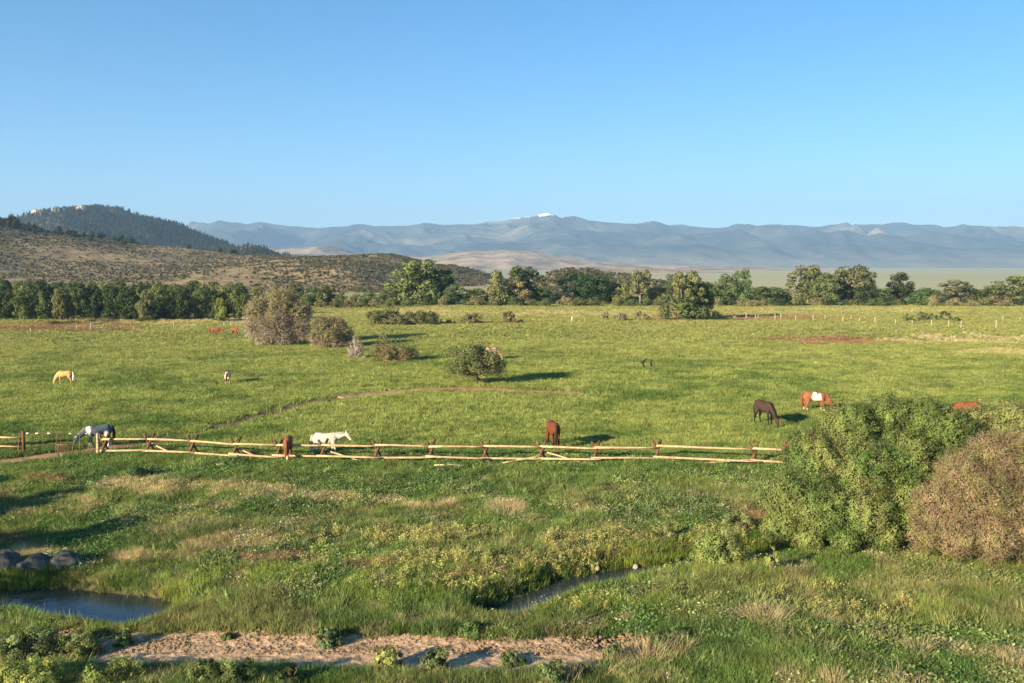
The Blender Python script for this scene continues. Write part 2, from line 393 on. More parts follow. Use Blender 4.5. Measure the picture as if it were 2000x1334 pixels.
RANGE = [(-1200,470),(-400,452),(0,447),(385,446),(440,443),(480,438),(510,433),(545,439),(600,445),(640,447),(680,443),(710,440),(745,444),(780,447),(850,447),(900,446),(930,443),(950,437),(1000,433),(1035,427),(1060,421),(1075,423),(1095,428),(1150,433),(1200,437),(1250,440),(1330,441),(1355,445),(1385,448),(1430,444),(1480,441),(1560,440),(1600,442),(1660,440),(1720,436),(1760,436),(1830,442),(1900,447),(2000,455),(2300,462),(3000,480)]
hill('mountain_range', RANGE, 11000, 6500, 13500, M_RANGE, 900, 260, 380, 1000, 3, ptop=1, pw=1.2, rnoise=25)
M_TAN = hill_mat('dry_grass_hills', (.17, .14, .09), (.34, .26, .18), (.46, .36, .26), 120, 6, .36, .62)
hill('dry_hills', [(300,520),(400,500),(480,478),(510,480),(550,487),(600,484),(640,480),(665,487),(695,494),(760,500),(850,500),(900,493),(960,490),(1010,488),(1045,492),(1085,501),(1150,512),(1210,517),(1280,522),(1380,524),(1460,528),(1600,536)], 4200, 3000, 5200, M_TAN, 420, 90, 45, 420, 13, rnoise=12)
hill('low_hills', [(900,560),(1000,540),(1150,527),(1250,524),(1340,528),(1450,534),(1560,540),(1640,546),(1760,552)], 2300, 1700, 2700, M_TAN, 240, 50, 14, 220, 23, base=-4)
M_DARKHILL = hill_mat('pine_hill_ground', (.05, .055, .04), (.11, .10, .07), (.30, .25, .20), 60, 8, .42, .68)
FOR = [(40,470),(75,428),(90,415),(115,411),(150,411),(185,407),(215,409),(240,412),(258,419),(300,429),(350,441),(400,461),(440,475),(480,487),(520,495),(560,505)]
hill('pine_mountain', FOR, 2300, 1700, 2700, M_DARKHILL, 300, 100, 60, 260, 33, rnoise=8)
hill('small_cone_hill', [(400,505),(440,492),(480,481),(500,479),(520,486),(545,496),(580,505)], 1500, 1250, 1650, M_DARKHILL, 90, 40, 8, 90, 43)
M_SAGE = hill_mat('sagebrush_slope', (.13, .11, .06), (.27, .205, .115), (.40, .30, .175), 9, .9, .35, .7)
SAGE = [(-700,400),(-200,415),(0,432),(60,439),(130,455),(200,465),(300,479),(400,489),(450,494),(500,498),(600,501),(700,499),(770,498),(805,504),(850,515),(900,520),(945,531),(990,545),(1040,556),(1120,566)]
hill('sagebrush_hill', SAGE, 850, 440, 1000, M_SAGE, 420, 150, 22, 150, 53, base=-3, kind='fbm', rnoise=2, pw=1.1)
hill('red_bank', [(1030,560),(1070,535),(1110,525),(1150,527),(1200,536),(1250,541),(1290,553),(1330,565)], 620, 480, 700, M_SAGE, 160, 60, 8, 60, 63, base=-3, kind='fbm', rnoise=2)

# ------------------------------------------------------------------ scattering
def leaf_quads(C, Nrm, size, asp=.5, spin=None):
    """diamond leaves: centres C, normals Nrm, sizes -> V,F"""
    n = len(C); r = RNG.normal(size=(n, 3)); t = np.cross(Nrm, r); t /= np.linalg.norm(t, axis=1)[:, None]+1e-9
    b = np.cross(Nrm, t); b /= np.linalg.norm(b, axis=1)[:, None]+1e-9
    s = size[:, None]
    V = np.stack([C-t*s, C-b*s*asp, C+t*s, C+b*s*asp], 1).reshape(-1, 3)
    return V, np.arange(4*n).reshape(n, 4)
def proto(name, me): return bpy.data.objects.new(name, me)
def blades(n, h, spread, wd, lean=.35, hj=.35, curl=.5, seed=0, seg=2):
    r = np.random.default_rng(seed); V = []; Fq = []
    for i in range(n):
        a = r.uniform(0, 6.283); d = r.uniform(0, 1)**.5*spread; x, y = d*math.cos(a), d*math.sin(a)
        la = a+r.normal()*.8; H = h*(1-hj*r.uniform()); le = lean*r.uniform(.2, 1.2)*H; fa = r.uniform(0, 3.14)
        wx, wy = math.cos(fa)*wd*.5, math.sin(fa)*wd*.5; b = len(V)
        for k in range(seg):
            t = k/seg; q = t**(1+curl)*le
            V += [(x+math.cos(la)*q-wx*(1-t*.4), y+math.sin(la)*q-wy*(1-t*.4), H*t-.04), (x+math.cos(la)*q+wx*(1-t*.4), y+math.sin(la)*q+wy*(1-t*.4), H*t-.04)]
        V.append((x+math.cos(la)*le, y+math.sin(la)*le, H*(1-.1*curl)))
        for k in range(seg-1): Fq.append((b+2*k, b+2*k+1, b+2*k+3, b+2*k+2))
        e = b+2*(seg-1); Fq.append((e, e+1, b+2*seg))
    return V, Fq
def P_blades(name, mat, **k):
    V, Fq = blades(**k); me = bpy.data.meshes.new(name); me.from_pydata(V, [], Fq); me.materials.append(mat); return proto(name, me)
def P_leafy(name, mat, n, h, wd, leaf, asp=.5, seed=0, stems=5):
    r = np.random.default_rng(seed); V = []; Fq = []
    for s in range(stems):
        a = r.uniform(0, 6.28); L_ = r.uniform(.2, 1)*wd; H = h*r.uniform(.6, 1); tx, ty = math.cos(a)*L_, math.sin(a)*L_
        b = len(V); V += [(-.008, 0, -.03), (.008, 0, -.03), (tx*.9, ty*.9, H*.95)]; Fq.append((b, b+1, b+2))
        for k in range(n//stems):
            t = r.uniform(.2, 1.03); c = Vector((tx*t, ty*t, H*t))+Vector(r.normal(size=3))*leaf*.8
            nr = Vector(r.normal(size=3)); nr.z += .8; nr.normalize(); tt = nr.orthogonal().normalized(); tt.rotate(Matrix.Rotation(r.uniform(0, 6.28), 3, nr)); bb = nr.cross(tt)
            s_ = leaf*r.uniform(.6, 1.2); b = len(V)
            V += [tuple(c-tt*s_), tuple(c-bb*s_*asp), tuple(c+tt*s_), tuple(c+bb*s_*asp)]; Fq.append((b, b+1, b+2, b+3))
    me = bpy.data.meshes.new(name); me.from_pydata([tuple(v) for v in V], [], Fq); me.materials.append(mat); return proto(name, me)
def scatter(name, P, C, scl, protos, label=None, cat=None, tilt=.12):
    n = len(P); me = bpy.data.meshes.new(name); me.vertices.add(n); me.vertices.foreach_set('co', np.asarray(P, np.float32).ravel())
    setcol(me, C)
    scl = np.asarray(scl, np.float32)
    if scl.ndim == 1: scl = np.repeat(scl[:, None], 3, 1)
    a = me.attributes.new('scl', 'FLOAT_VECTOR', 'POINT'); a.data.foreach_set('vector', scl.ravel())
    rot = np.stack([RNG.normal(size=n)*tilt, RNG.normal(size=n)*tilt, RNG.uniform(0, 6.283, n)], 1).astype(np.float32)
    a = me.attributes.new('rot', 'FLOAT_VECTOR', 'POINT'); a.data.foreach_set('vector', rot.ravel())
    a = me.attributes.new('pick', 'INT', 'POINT'); a.data.foreach_set('value', RNG.integers(0, len(protos), n).astype(np.int32))
    o = link(name, me, None, label, cat, None, 'stuff')
    g = bpy.data.node_groups.new(name+'_scatter', 'GeometryNodeTree')
    g.interface.new_socket('Geometry', in_out='INPUT', socket_type='NodeSocketGeometry'); g.interface.new_socket('Geometry', in_out='OUTPUT', socket_type='NodeSocketGeometry')
    N = g.nodes; L = g.links; gi = N.new('NodeGroupInput'); go = N.new('NodeGroupOutput'); ip = N.new('GeometryNodeInstanceOnPoints')
    jn = N.new('GeometryNodeJoinGeometry')
    for p in protos:
        oi = N.new('GeometryNodeObjectInfo'); oi.inputs['Object'].default_value = p; oi.inputs['As Instance'].default_value = False
        gg = N.new('GeometryNodeGeometryToInstance'); L.new(oi.outputs['Geometry'], gg.inputs[0]); L.new(gg.outputs[0], jn.inputs[0])
    def na(nm, ty):
        q = N.new('GeometryNodeInputNamedAttribute'); q.data_type = ty; q.inputs[0].default_value = nm; return q.outputs[0]
    L.new(gi.outputs[0], ip.inputs['Points']); L.new(jn.outputs[0], ip.inputs['Instance']); ip.inputs['Pick Instance'].default_value = True
    L.new(na('pick', 'INT'), ip.inputs['Instance Index']); L.new(na('rot', 'FLOAT_VECTOR'), ip.inputs['Rotation']); L.new(na('scl', 'FLOAT_VECTOR'), ip.inputs['Scale'])
    L.new(ip.outputs[0], go.inputs[0])
    md = o.modifiers.new('scatter', 'NODES'); md.node_group = g
    return o
def pts_fan(n, y0, y1, half=.63, power=1.0):
    u = RNG.uniform(0, 1, n)
    y = (y0**(2-power)+u*(y1**(2-power)-y0**(2-power)))**(1/(2-power)) if power != 2 else y0*(y1/y0)**u
    x = RNG.uniform(-half, half, n)*y
    return x, y
def no_veg(x, y):
    """1 where bare: water, sand, paths"""
    m = 1-sst(-.15, .35, water_d(x, y))
    wob = (fbm(x, y, 1.5, 3, 66)-.5)*1.2
    m = np.maximum(m, 1-sst(1.25, 1.9, poly_dist(x, y, SAND)+wob*.6))
    m = np.maximum(m, 1-sst(.9, 1.9, poly_dist(x, y, PATH1)+wob))
    m = np.maximum(m, 1-sst(.7, 1.9, poly_dist(x, y, PATH2)+wob))
    return m
TUFT = [P_blades('tuft', M_GRASS, n=26, h=.42, spread=.20, wd=.022, seed=s, lean=.6) for s in (1, 2, 3)]
LOWT = [P_blades('low_tuft', M_GRASS, n=30, h=.34, spread=.38, wd=.045, seed=s, lean=.8, seg=1) for s in (4, 5, 6)]
REED = [P_blades('reed', M_GRASS, n=22, h=.95, spread=.20, wd=.020, seed=s, lean=.22, hj=.6) for s in (7, 8, 9)]
DRYC = [P_blades('dry_clump', M_GRASS, n=55, h=.55, spread=.14, wd=.014, seed=s, lean=1.0, hj=.5) for s in (10, 11, 12)]
WEED = [P_leafy('weed', M_LEAF_I, 44, .55, .22, .035, .5, s, 6) for s in (13, 14, 15)]
SAPL = [P_leafy('sapling', M_LEAF_I, 80, .95, .30, .04, .45, s, 7) for s in (16, 17)]
HERB = [P_leafy('herb', M_LEAF_I, 50, .26, .34, .05, .6, s, 9) for s in (18, 19, 20)]
STALK = [P_blades('stalk', M_GRASS, n=4, h=1.15, spread=.08, wd=.014, seed=s, lean=.55, hj=.5) for s in (21, 22, 23)]

def keep(x, y, prob):
    k = RNG.uniform(0, 1, len(x)) < prob; return x[k], y[k]
def jitc(c, s=.16):
    n = len(c); return np.clip(c*(1+RNG.normal(size=(n, 1))*s)*(1+RNG.normal(size=(n, 3))*s*.3), .004, .9)
# the pasture beyond the rails
x, y = pts_fan(150000, 63, 165, power=1.25)
x, y = keep(x, y, (1-no_veg(x, y))*np.clip(.35+1.0*fbm(x, y, 6, 3, 12), 0, 1)*(1-.96*(1-sst(1.0, 2.0, poly_dist(x, y, TRACK)+(fbm(x, y, 2, 3, 8)-.5)*3))))
z = hgt(x, y); sc = (.45+.85*fbm(x, y, 9, 3, 14)**1.0)*RNG.uniform(.7, 1.3, len(x))*(.9+y/300)
scatter('pasture_grass', np.stack([x, y, z], 1), jitc(col_at(x, y, z)), np.stack([sc*1.2, sc*1.2, sc*.95], 1), LOWT, 'pale green pasture grass behind the rail fence', 'grass')
x, y = pts_fan(60000, 160, 325, power=1.4)
x, y = keep(x, y, (1-no_veg(x, y))*np.clip(-.15+1.6*fbm(x, y, 16, 4, 15), 0.05, 1))
z = hgt(x, y); sc = RNG.uniform(.8, 1.5, len(x))
scatter('far_pasture_grass', np.stack([x, y, z], 1), jitc(col_at(x, y, z), .12), np.stack([sc*2.2, sc*2.2, sc*.8], 1), LOWT, 'thin bright pasture grass in the far half of the field', 'grass')
x, y = pts_fan(5200, 66, 200, power=1.4); x, y = keep(x, y, (1-no_veg(x, y))*sst(.40, .62, fbm(x, y, 8, 3, 140)))
z = hgt(x, y); scatter('pasture_weeds', np.stack([x, y, z], 1), jitc(np.tile(A(.13, .20, .06), (len(x), 1)), .25), np.stack([RNG.uniform(.9, 2.0, len(x))*(.6+y/160)]*2+[RNG.uniform(.8, 1.5, len(x))], 1), LOWT, 'taller dark tufts left ungrazed in the pasture', 'weeds')
# rough sward on this side of the rails
x, y = pts_fan(130000, 27, 66, power=1.0)
wd = water_d(x, y); x, y = keep(x, y, (1-no_veg(x, y))*np.where(wd < .3, .3, 1)*np.clip(.4+fbm(x, y, 3, 3, 16), 0, 1))
z = hgt(x, y); c = col_at(x, y, z); sc = (.45+.8*fbm(x, y, 5, 3, 17))*RNG.uniform(.6, 1.3, len(x))
scatter('meadow_grass', np.stack([x, y, z], 1), jitc(c), sc, TUFT, 'rough green and straw coloured grass between stream and fence', 'grass')
x, y = pts_fan(60000, 27, 66)
x, y = keep(x, y, (1-no_veg(x, y))*sst(.42, .55, fbm(x, y, 4, 3, 18))*(water_d(x, y) > .8))
z = hgt(x, y); c = col_at(x, y, z)*np.array([.95, 1.0, 1.15])*1.0
scatter('broadleaf_weeds', np.stack([x, y, z], 1), jitc(c, .25), RNG.uniform(.6, 1.4, len(x)), HERB, 'low broad leaved weeds in the rough meadow', 'weeds')
x, y = pts_fan(5000, 28, 64); x, y = keep(x, y, (1-no_veg(x, y))*(water_d(x, y) > .8)*sst(.45, .6, fbm(x, y, 2.6, 3, 61)))
z = hgt(x, y); c = np.where(RNG.uniform(0, 1, (len(x), 1)) < .5, A(.19, .27, .085), A(.34, .36, .13))
scatter('tussocks', np.stack([x, y, z], 1), jitc(c, .2), np.stack([RNG.uniform(1.3, 2.4, len(x))]*2+[RNG.uniform(.9, 1.5, len(x))], 1), TUFT, 'coarse grass tussocks standing above the meadow', 'grass')
# leafy yellow-green weeds on the stream bank
x, y = pts_fan(60000, 34, 56)
px, py = W2P(x, y)
m = np.clip(1.2-((py-1080)/42)**2, 0, 1)*sst(560, 760, px)*(1-sst(1420, 1520, px)) + .8*np.clip(1-((px-1650)/170)**2-((py-1180)/34)**2, 0, 1) + .35*np.clip(1-((px-820)/320)**2-((py-1150)/28)**2, 0, 1)+.4*np.clip(1-((px-1150)/160)**2-((py-1190)/25)**2, 0, 1)
x, y = keep(x, y, m*.8*sst(.4, .6, fbm(x, y, 2.5, 3, 19))*(1-no_veg(x, y)))
z = hgt(x, y); c = A(.42, .40, .14)*(.6+.7*RNG.uniform(0, 1, (len(x), 1)))
scatter('leafy_weeds', np.stack([x, y, z], 1), jitc(c, .15), RNG.uniform(.6, 1.35, len(x)), WEED, 'yellow green leafy weeds along the far bank of the stream', 'weeds')
# reeds
x, y = pts_fan(200000, 33, 52)
wd = water_d(x, y); px, py = W2P(x, y, -.42)
m = (np.clip(1-np.abs(wd-.35)/.8, 0, 1)**.7)*sst(.25, .5, fbm(x, y, 1.6, 3, 74))*np.where((px < 420) & (py > 1185), .25, 1)
m = np.maximum(m, .7*np.clip(1.2-((px-640)/390)**2-((py-1170)/40)**2, 0, 1)*sst(.36, .6, fbm(x, y, 1.3, 3, 72)))
m = np.maximum(m, .8*np.clip(1.2-((px-1190)/240)**2-((py-1215)/22)**2, 0, 1)*sst(.36, .6, fbm(x, y, 1.3, 3, 73)))
m = np.maximum(m, .8*np.clip(1.2-((px-1250)/110)**2-((py-1100)/12)**2, 0, 1))
# open water stays open
open_ = np.clip(1.4-((px-150)/190)**2-((py-1185)/34)**2, 0, 1)+np.clip(1.4-((px-1180)/100)**2-((py-1142+(px-1180)*.28)/17)**2, 0, 1)+np.clip(1.2-((px-1060)/50)**2-((py-1175)/18)**2, 0, 1)
open_ = open_+np.clip(1.3-((px-1290)/60)**2-((py-1118)/15)**2, 0, 1)
m = m*(1-np.clip(open_*2, 0, 1)*(1-.6*(fbm(x, y, .9, 2, 75) > .62)*(px > 600)))*(1-(1-sst(1.3, 1.9, poly_dist(x, y, SAND))))
m = m*np.where(wd < -.1, .25*(fbm(x, y, 1.5, 2, 70) > .55), 1)*np.where((px < 300) & (wd > .5) & (y > 39), .35, 1)
x, y = keep(x, y, m*.42)
z = np.maximum(hgt(x, y), WATER_Z-.1)
n_ = fbm(x, y, 3, 3, 71)[:, None]; c = A(.10, .18, .04)*(1-n_)+A(.33, .40, .08)*n_
scatter('reeds', np.stack([x, y, z], 1), jitc(c, .22), np.stack([RNG.uniform(.7, 1.1, len(x))]*2+[RNG.uniform(.35, .8, len(x))*(.6+.5*n_[:, 0])], 1), REED, 'bright green upright reeds lining the stream and the pond', 'reeds')
# dry grass patches and stalks
x, y = pts_fan(70000, 28, 64)
z = hgt(x, y); c = col_at(x, y, z); dry = np.clip((c[:, 0]/(c[:, 1]+1e-4)-1.02)*5, 0, 1)
x, y = x[:], y[:]
k = (RNG.uniform(0, 1, len(x)) < dry*.9*(1-no_veg(x, y))); x, y, z = x[k], y[k], z[k]
scatter('dry_grass', np.stack([x, y, z], 1), jitc(np.tile(A(.52, .40, .21), (len(x), 1)), .2), RNG.uniform(.35, .8, len(x)), DRYC, 'straw coloured dry grass patches in the rough meadow', 'dry grass')
x, y = pts_fan(5500, 28, 60, power=1.3); x, y = keep(x, y, (1-no_veg(x, y))*(water_d(x, y) > .6)*np.clip(fbm(x, y, 4, 2, 90)*2-.5, 0, 1)); z = hgt(x, y)
scatter('grass_stalks', np.stack([x, y, z], 1), jitc(np.tile(A(.50, .42, .24), (len(x), 1)), .15), RNG.uniform(.4, .9, len(x)), STALK, 'pale leaning seed stalks over the meadow grass', 'grass')
# sand bar litter: green sprouts and clods
x, y = pts_fan(9000, 31, 38); x, y = keep(x, y, (poly_dist(x, y, SAND) < 1.9)*.10); z = hgt(x, y)+.05
scatter('sand_sprouts', np.stack([x, y, z], 1), jitc(np.tile(A(.13, .17, .06), (len(x), 1))), RNG.uniform(.2, .6, len(x)), HERB, 'small green sprouts on the trampled sand', 'weeds')
def clod(name, s, mat):
    bm = bmesh.new(); bmesh.ops.create_icosphere(bm, subdivisions=1, radius=1)
    r = random.Random(s)
    for v in bm.verts: v.co = Vector((v.co.x*r.uniform(.7, 1.2), v.co.y*r.uniform(.6, 1.1), v.co.z*r.uniform(.35, .7)))
    me = bpy.data.meshes.new(name); bm.to_mesh(me); bm.free(); me.materials.append(mat); return proto(name, me)
x, y = pts_fan(60000, 31, 38); x, y = keep(x, y, (poly_dist(x, y, SAND) < 1.95)*1.1*fbm(x, y, 1.2, 2, 88)**1.5); z = hgt(x, y)+.06
scatter('sand_clods', np.stack([x, y, z], 1), np.tile(A(.5, .36, .26), (len(x), 1)), RNG.uniform(.02, .10, len(x)), [clod('clod', s, M_SAND) for s in (1, 2, 3)], 'crumbled clods of trodden sand beside the stream', 'sand')

# ------------------------------------------------------------------ vegetation on the hills
def blobs_mesh(name, mat, blobs, n, leaf, seed, asp=.7, shell=.55, zmin=None, nbias=1.7):
    """leaf clumps over ellipsoid lobes [(x,y,z,rx,ry,rz)]"""
    r = np.random.default_rng(seed); B = np.array(blobs, float)
    wgt = (B[:, 3]*B[:, 4]*B[:, 5])**(2/3); wgt /= wgt.sum(); k = r.choice(len(B), n, p=wgt)
    d = r.normal(size=(n, 3)); d /= np.linalg.norm(d, axis=1)[:, None]
    rad = (shell+(1-shell)*r.uniform(0, 1, n)**.6)*(1+r.normal(size=n)*.06)
    C = B[k, :3]+d*B[k, 3:]*rad[:, None]
    if zmin is not None: C[:, 2] = np.maximum(C[:, 2], zmin+r.uniform(0, .3, n))
    nr = d*nbias+r.normal(size=(n, 3))*.6; nr /= np.linalg.norm(nr, axis=1)[:, None]
    V, Fq = leaf_quads(C, nr, leaf*r.uniform(.6, 1.3, n), asp)
    return V, Fq, C
def P_bush(name, n=60, seed=0, leaf=.22):
    V, Fq, C = blobs_mesh(name, None, [(0, 0, .35, .55, .55, .4), (.2, .1, .5, .3, .3, .3)], n, leaf, seed)
    return proto(name, mesh_np(name, V, Fq, M_LEAF_I))
def P_cone(name, seed):
    r = np.random.default_rng(seed); n = 110; t = r.uniform(0, 1, n)**.8; a = r.uniform(0, 6.28, n); rr = (1-t)*.2+.015
    C = np.stack([np.cos(a)*rr, np.sin(a)*rr, .08+t*.92], 1); nr = np.stack([np.cos(a), np.sin(a), np.full(n, .5)], 1)+r.normal(size=(n, 3))*.4
    nr /= np.linalg.norm(nr, axis=1)[:, None]; V, Fq = leaf_quads(C, nr, .09*(1.25-t), .6)
    return proto(name, mesh_np(name, V, Fq, M_LEAF_I))
BUSHP = [P_bush('sage', 50, s) for s in (1, 2, 3)]; CONEP = [P_cone('pine', s) for s in (1, 2, 3)]
def on_hill(hn, n, tmin=.0, tmax=1.15):
    V, T = HILLS[hn]; nx, ny = T.shape
    i = RNG.integers(0, nx-1, n); ok = (T[0] >= tmin) & (T[0] <= tmax); js = np.where(ok)[0]; j = js[RNG.integers(0, len(js)-1, n)]
    u = RNG.uniform(0, 1, (n, 1)); v = RNG.uniform(0, 1, (n, 1))
    return (V[i, j]*(1-u)+V[i+1, j]*u)*(1-v)+(V[i, j+1]*(1-u)+V[i+1, j+1]*u)*v
P = on_hill('sagebrush_hill', 52000); k = RNG.uniform(0, 1, len(P)) < np.clip(fbm(P[:, 0], P[:, 1], 60, 3, 33)*2-.45+(P[:, 0]/P[:, 1] > -.28)*.2, .1, 1); P = P[k]
scatter('sagebrush', P, jitc(np.tile(A(.13, .125, .07), (len(P), 1)), .3), RNG.uniform(.6, 1.7, len(P)), BUSHP, 'grey green sagebrush dotted over the brown hillside', 'sagebrush')
P = on_hill('red_bank', 1500); scatter('bank_brush', P, jitc(np.tile(A(.11, .11, .06), (len(P), 1)), .3), RNG.uniform(.8, 2.6, len(P)), BUSHP, 'dark brush on the reddish bank behind the trees', 'brush')
P = on_hill('pine_mountain', 15000, .1, 1.1); k = RNG.uniform(0, 1, len(P)) < np.clip(fbm(P[:, 0], P[:, 1], 120, 3, 35)*2.4-.3, .15, 1)*np.where((P[:, 0]/P[:, 1]*F+1000) < 130, .25, 1); P = P[k]
scatter('pine_forest', P, jitc(np.tile(A(.045, .06, .04), (len(P), 1)), .3), RNG.uniform(6, 12, len(P)), CONEP, 'dark pines covering the rocky mountain on the left', 'forest', .03)
P = on_hill('small_cone_hill', 900, .1, 1.1); scatter('cone_hill_pines', P, jitc(np.tile(A(.06, .075, .045), (len(P), 1)), .3), RNG.uniform(4, 8, len(P)), CONEP, 'sparse dark pines on the small pointed hill', 'forest', .03)

# ------------------------------------------------------------------ trees
def crown_variant(seed, kind):
    r = random.Random(seed); B = []
    if kind == 'tall':     # several lobes reaching near the ground
        nb = 40
        for i in range(nb):
            t = r.uniform(.06, 1); w = .40*math.sin(min(1, t*1.0+.12)*math.pi*.86)**.6; a = r.uniform(0, 6.28); d = w*r.uniform(.1, 1)
            s = r.uniform(.08, .17)*(1.15-t*.45); B.append((math.cos(a)*d, math.sin(a)*d, t*.86+.02, s*1.15, s*1.15, s))
    elif kind == 'round':
        for i in range(44):
            t = r.uniform(.12, 1)**.85; w = .5*math.sin(t*math.pi*.9)**.5; a = r.uniform(0, 6.28); d = w*r.uniform(.1, 1)
            s = r.uniform(.07, .15); B.append((math.cos(a)*d, math.sin(a)*d, t*.85, s*1.2, s*1.2, s*.85))
    elif kind == 'open':
        for i in range(30):
            t = r.uniform(.25, 1); w = .46*math.sin(t*math.pi*.88)**.5; a = r.uniform(0, 6.28); d = w*r.uniform(.3, 1)
            s = r.uniform(.06, .13); B.append((math.cos(a)*d, math.sin(a)*d, t*.86, s*1.3, s*1.3, s*.8))
    else:                  # bush
        for i in range(12):
            a = r.uniform(0, 6.28); d = r.uniform(0, .45); s = r.uniform(.2, .34); B.append((math.cos(a)*d, math.sin(a)*d, s*.6+r.uniform(0, .5)*(1-d), s, s, s*.95))
    V, Fq, C = blobs_mesh('c', None, B, 3600 if kind != 'bush' else 1300, .028 if kind != 'bush' else .045, seed)
    cm = mesh_np('tree_crown', V, Fq, M_CROWN)
    mb = MB(); top = Vector((0, 0, .62 if kind != 'bush' else .3))
    mb.tube([(0, 0, -.02), (.01, 0, .2), (-.01, .01, .42), top], [.028, .022, .015, .006], 6)
    for b in B[:8]:
        e = Vector(b[:3]); s = Vector((0, 0, .16+.3*r.random())); mb.tube([s, s.lerp(e, .5)+Vector((0, 0, -.03)), e], [.012, .009, .004], 5)
    return cm, mb.mesh('tree_trunk', M_BARK)
VAR = {k: [crown_variant(100*i+len(k), k) for i in range(1, 5)] for k in ('tall', 'round', 'open', 'bush')}
tcount = 0
def tree(px, ptop, wpx, D, kind, col, label, group=None, name='cottonwood_tree', base_z=None, pbase=None):
    global tcount
    tcount += 1
    if pbase is not None: x, y, z = G(px, pbase)
    else:
        x = (px-1000)/F*D; y = D; z = float(hgt(x, y))
    zt = CAMZ+(HOR-ptop)/F*y; h = zt-z; wd = wpx/F*y
    cm, tm = VAR[kind][tcount % 4]
    o = thing(name, label, 'tree' if kind != 'bush' else 'shrub', (x, y, z-.05), random.uniform(0, 6.28), group)
    wf = {'tall': .88, 'round': 1.05, 'open': 1.05, 'bush': 1.2}[kind]
    for nm, me in (('crown', cm), ('trunk', tm)):
        c = link(nm, me, o); c.scale = (wd/wf, wd/wf, h/1.0); c.color = (*col, 1)
        if nm == 'trunk': c.scale = (h*.9, h*.9, h)
    return o
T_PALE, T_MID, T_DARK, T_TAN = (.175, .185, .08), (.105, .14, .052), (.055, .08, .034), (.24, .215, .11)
T_OLV = (.145, .16, .065)
# right of the big shrubs, along the far edge of the field
RT = [
 (815,506,92,'tall',T_PALE,'big pale green cottonwood, the tallest of the tree line left of the pasture centre'),
 (860,522,60,'round',T_DARK,'dark cottonwood close against the right side of the big pale one'),
 (885,556,46,'tall',T_MID,'small green tree in the gap before the shaded hillside'),
 (927,562,46,'tall',T_PALE,'short pale tree before the shaded hillside end'),
 (950,570,30,'tall',T_TAN,'thin tan tree beside the short pale tree in the gap'),
 (973,521,46,'tall',T_TAN,'tall straw tinted tree joined to a dark round one on its right'),
 (1022,520,62,'round',T_DARK,'round dark green tree right of the straw tinted one'),
 (1005,545,50,'tall',T_TAN,'tan leaved tree between the straw tinted tree and the dark round one'),
 (1062,562,44,'tall',T_MID,'low green tree in the dip right of the round dark tree'),
 (1092,572,26,'tall',T_TAN,'thin tan sapling in the dip of the tree line'),
 (1120,532,60,'round',T_DARK,'dark spreading tree in front of the reddish bank'),
 (1160,534,60,'round',T_DARK,'second dark spreading tree before the reddish bank, its right neighbour'),
 (1195,548,44,'tall',T_OLV,'olive tree between the dark spreading pair and the slim pale one'),
 (1222,548,44,'tall',T_OLV,'olive tree just left of the slim pale tree'),
 (1250,524,42,'open',T_PALE,'slim pale tree with an airy top'),
 (1285,560,42,'tall',T_TAN,'low tan tree left of the clump standing in the pasture'),
 (1318,535,40,'tall',T_MID,'green tree partly behind the clump standing in the pasture'),
 (1385,547,50,'tall',T_MID,'green tree right behind the clump standing in the pasture'),
 (1425,535,50,'tall',T_MID,'tree with a sloping left side below a knobby top'),
 (1450,521,34,'tall',T_MID,'narrow knobby topped tree rising from the middle of the tree line'),
 (1495,560,62,'round',T_MID,'low rounded green tree between the knobby one and the huge pair'),
 (1545,566,50,'bush',T_TAN,'low tan tree at the left foot of the huge pair'),
 (1578,517,72,'tall',T_OLV,'left one of the two huge cottonwoods, olive and upright'),
 (1618,530,52,'tall',T_MID,'green cottonwood squeezed between the two huge ones'),
 (1665,517,84,'round',T_OLV,'right one of the two huge cottonwoods, with a sunlit flat top'),
 (1690,535,44,'tall',T_DARK,'dark tree on the right flank of the huge pair'),
 (1722,560,46,'bush',T_MID,'low green tree between the huge pair and the slim dark tree'),
 (1755,529,42,'tall',T_DARK,'slim dark tree standing alone right of the huge pair'),
 (1795,566,50,'bush',T_MID,'low green tree right of the slim dark tree'),
 (1830,572,46,'bush',T_TAN,'low tan tree left of the airy light green one'),
 (1868,546,60,'open',T_PALE,'airy light green tree near the right end of the tree line'),
 (1905,572,46,'bush',T_MID,'low dark tree right of the airy light green one'),
 (1940,575,42,'bush',T_TAN,'greyish tan bushy tree left of the last big tree'),
 (1990,538,95,'round',T_OLV,'broad domed tree cut by the right edge of the picture'),
]
for (a, b, c, k, col, lb) in RT:
    tree(a, b-3, c*1.25, random.uniform(318, 345), k, tuple(v*random.uniform(.85, 1.15) for v in col), lb)
g2 = 'understorey shrubs along the tree line'
for i in range(38):
    a = 770+i*33+random.uniform(-10, 10)
    tree(a, random.uniform(571, 582), random.uniform(28, 48), random.uniform(312, 318), 'bush', random.choice([T_MID, T_TAN, T_DARK, T_OLV]), 'low shrub at the foot of the far tree line', g2, 'shrub')
g3 = 'farther trees filling the gaps of the far tree line'
for i in range(62):
    a = 760+i*21+random.uniform(-8, 8)
    tree(a, random.uniform(553, 571), random.uniform(34, 56), random.uniform(352, 385), random.choice(['tall', 'round', 'bush']), random.choice([T_MID, T_OLV, T_DARK, T_MID, T_TAN]), 'farther tree filling a gap of the far tree line', g3)
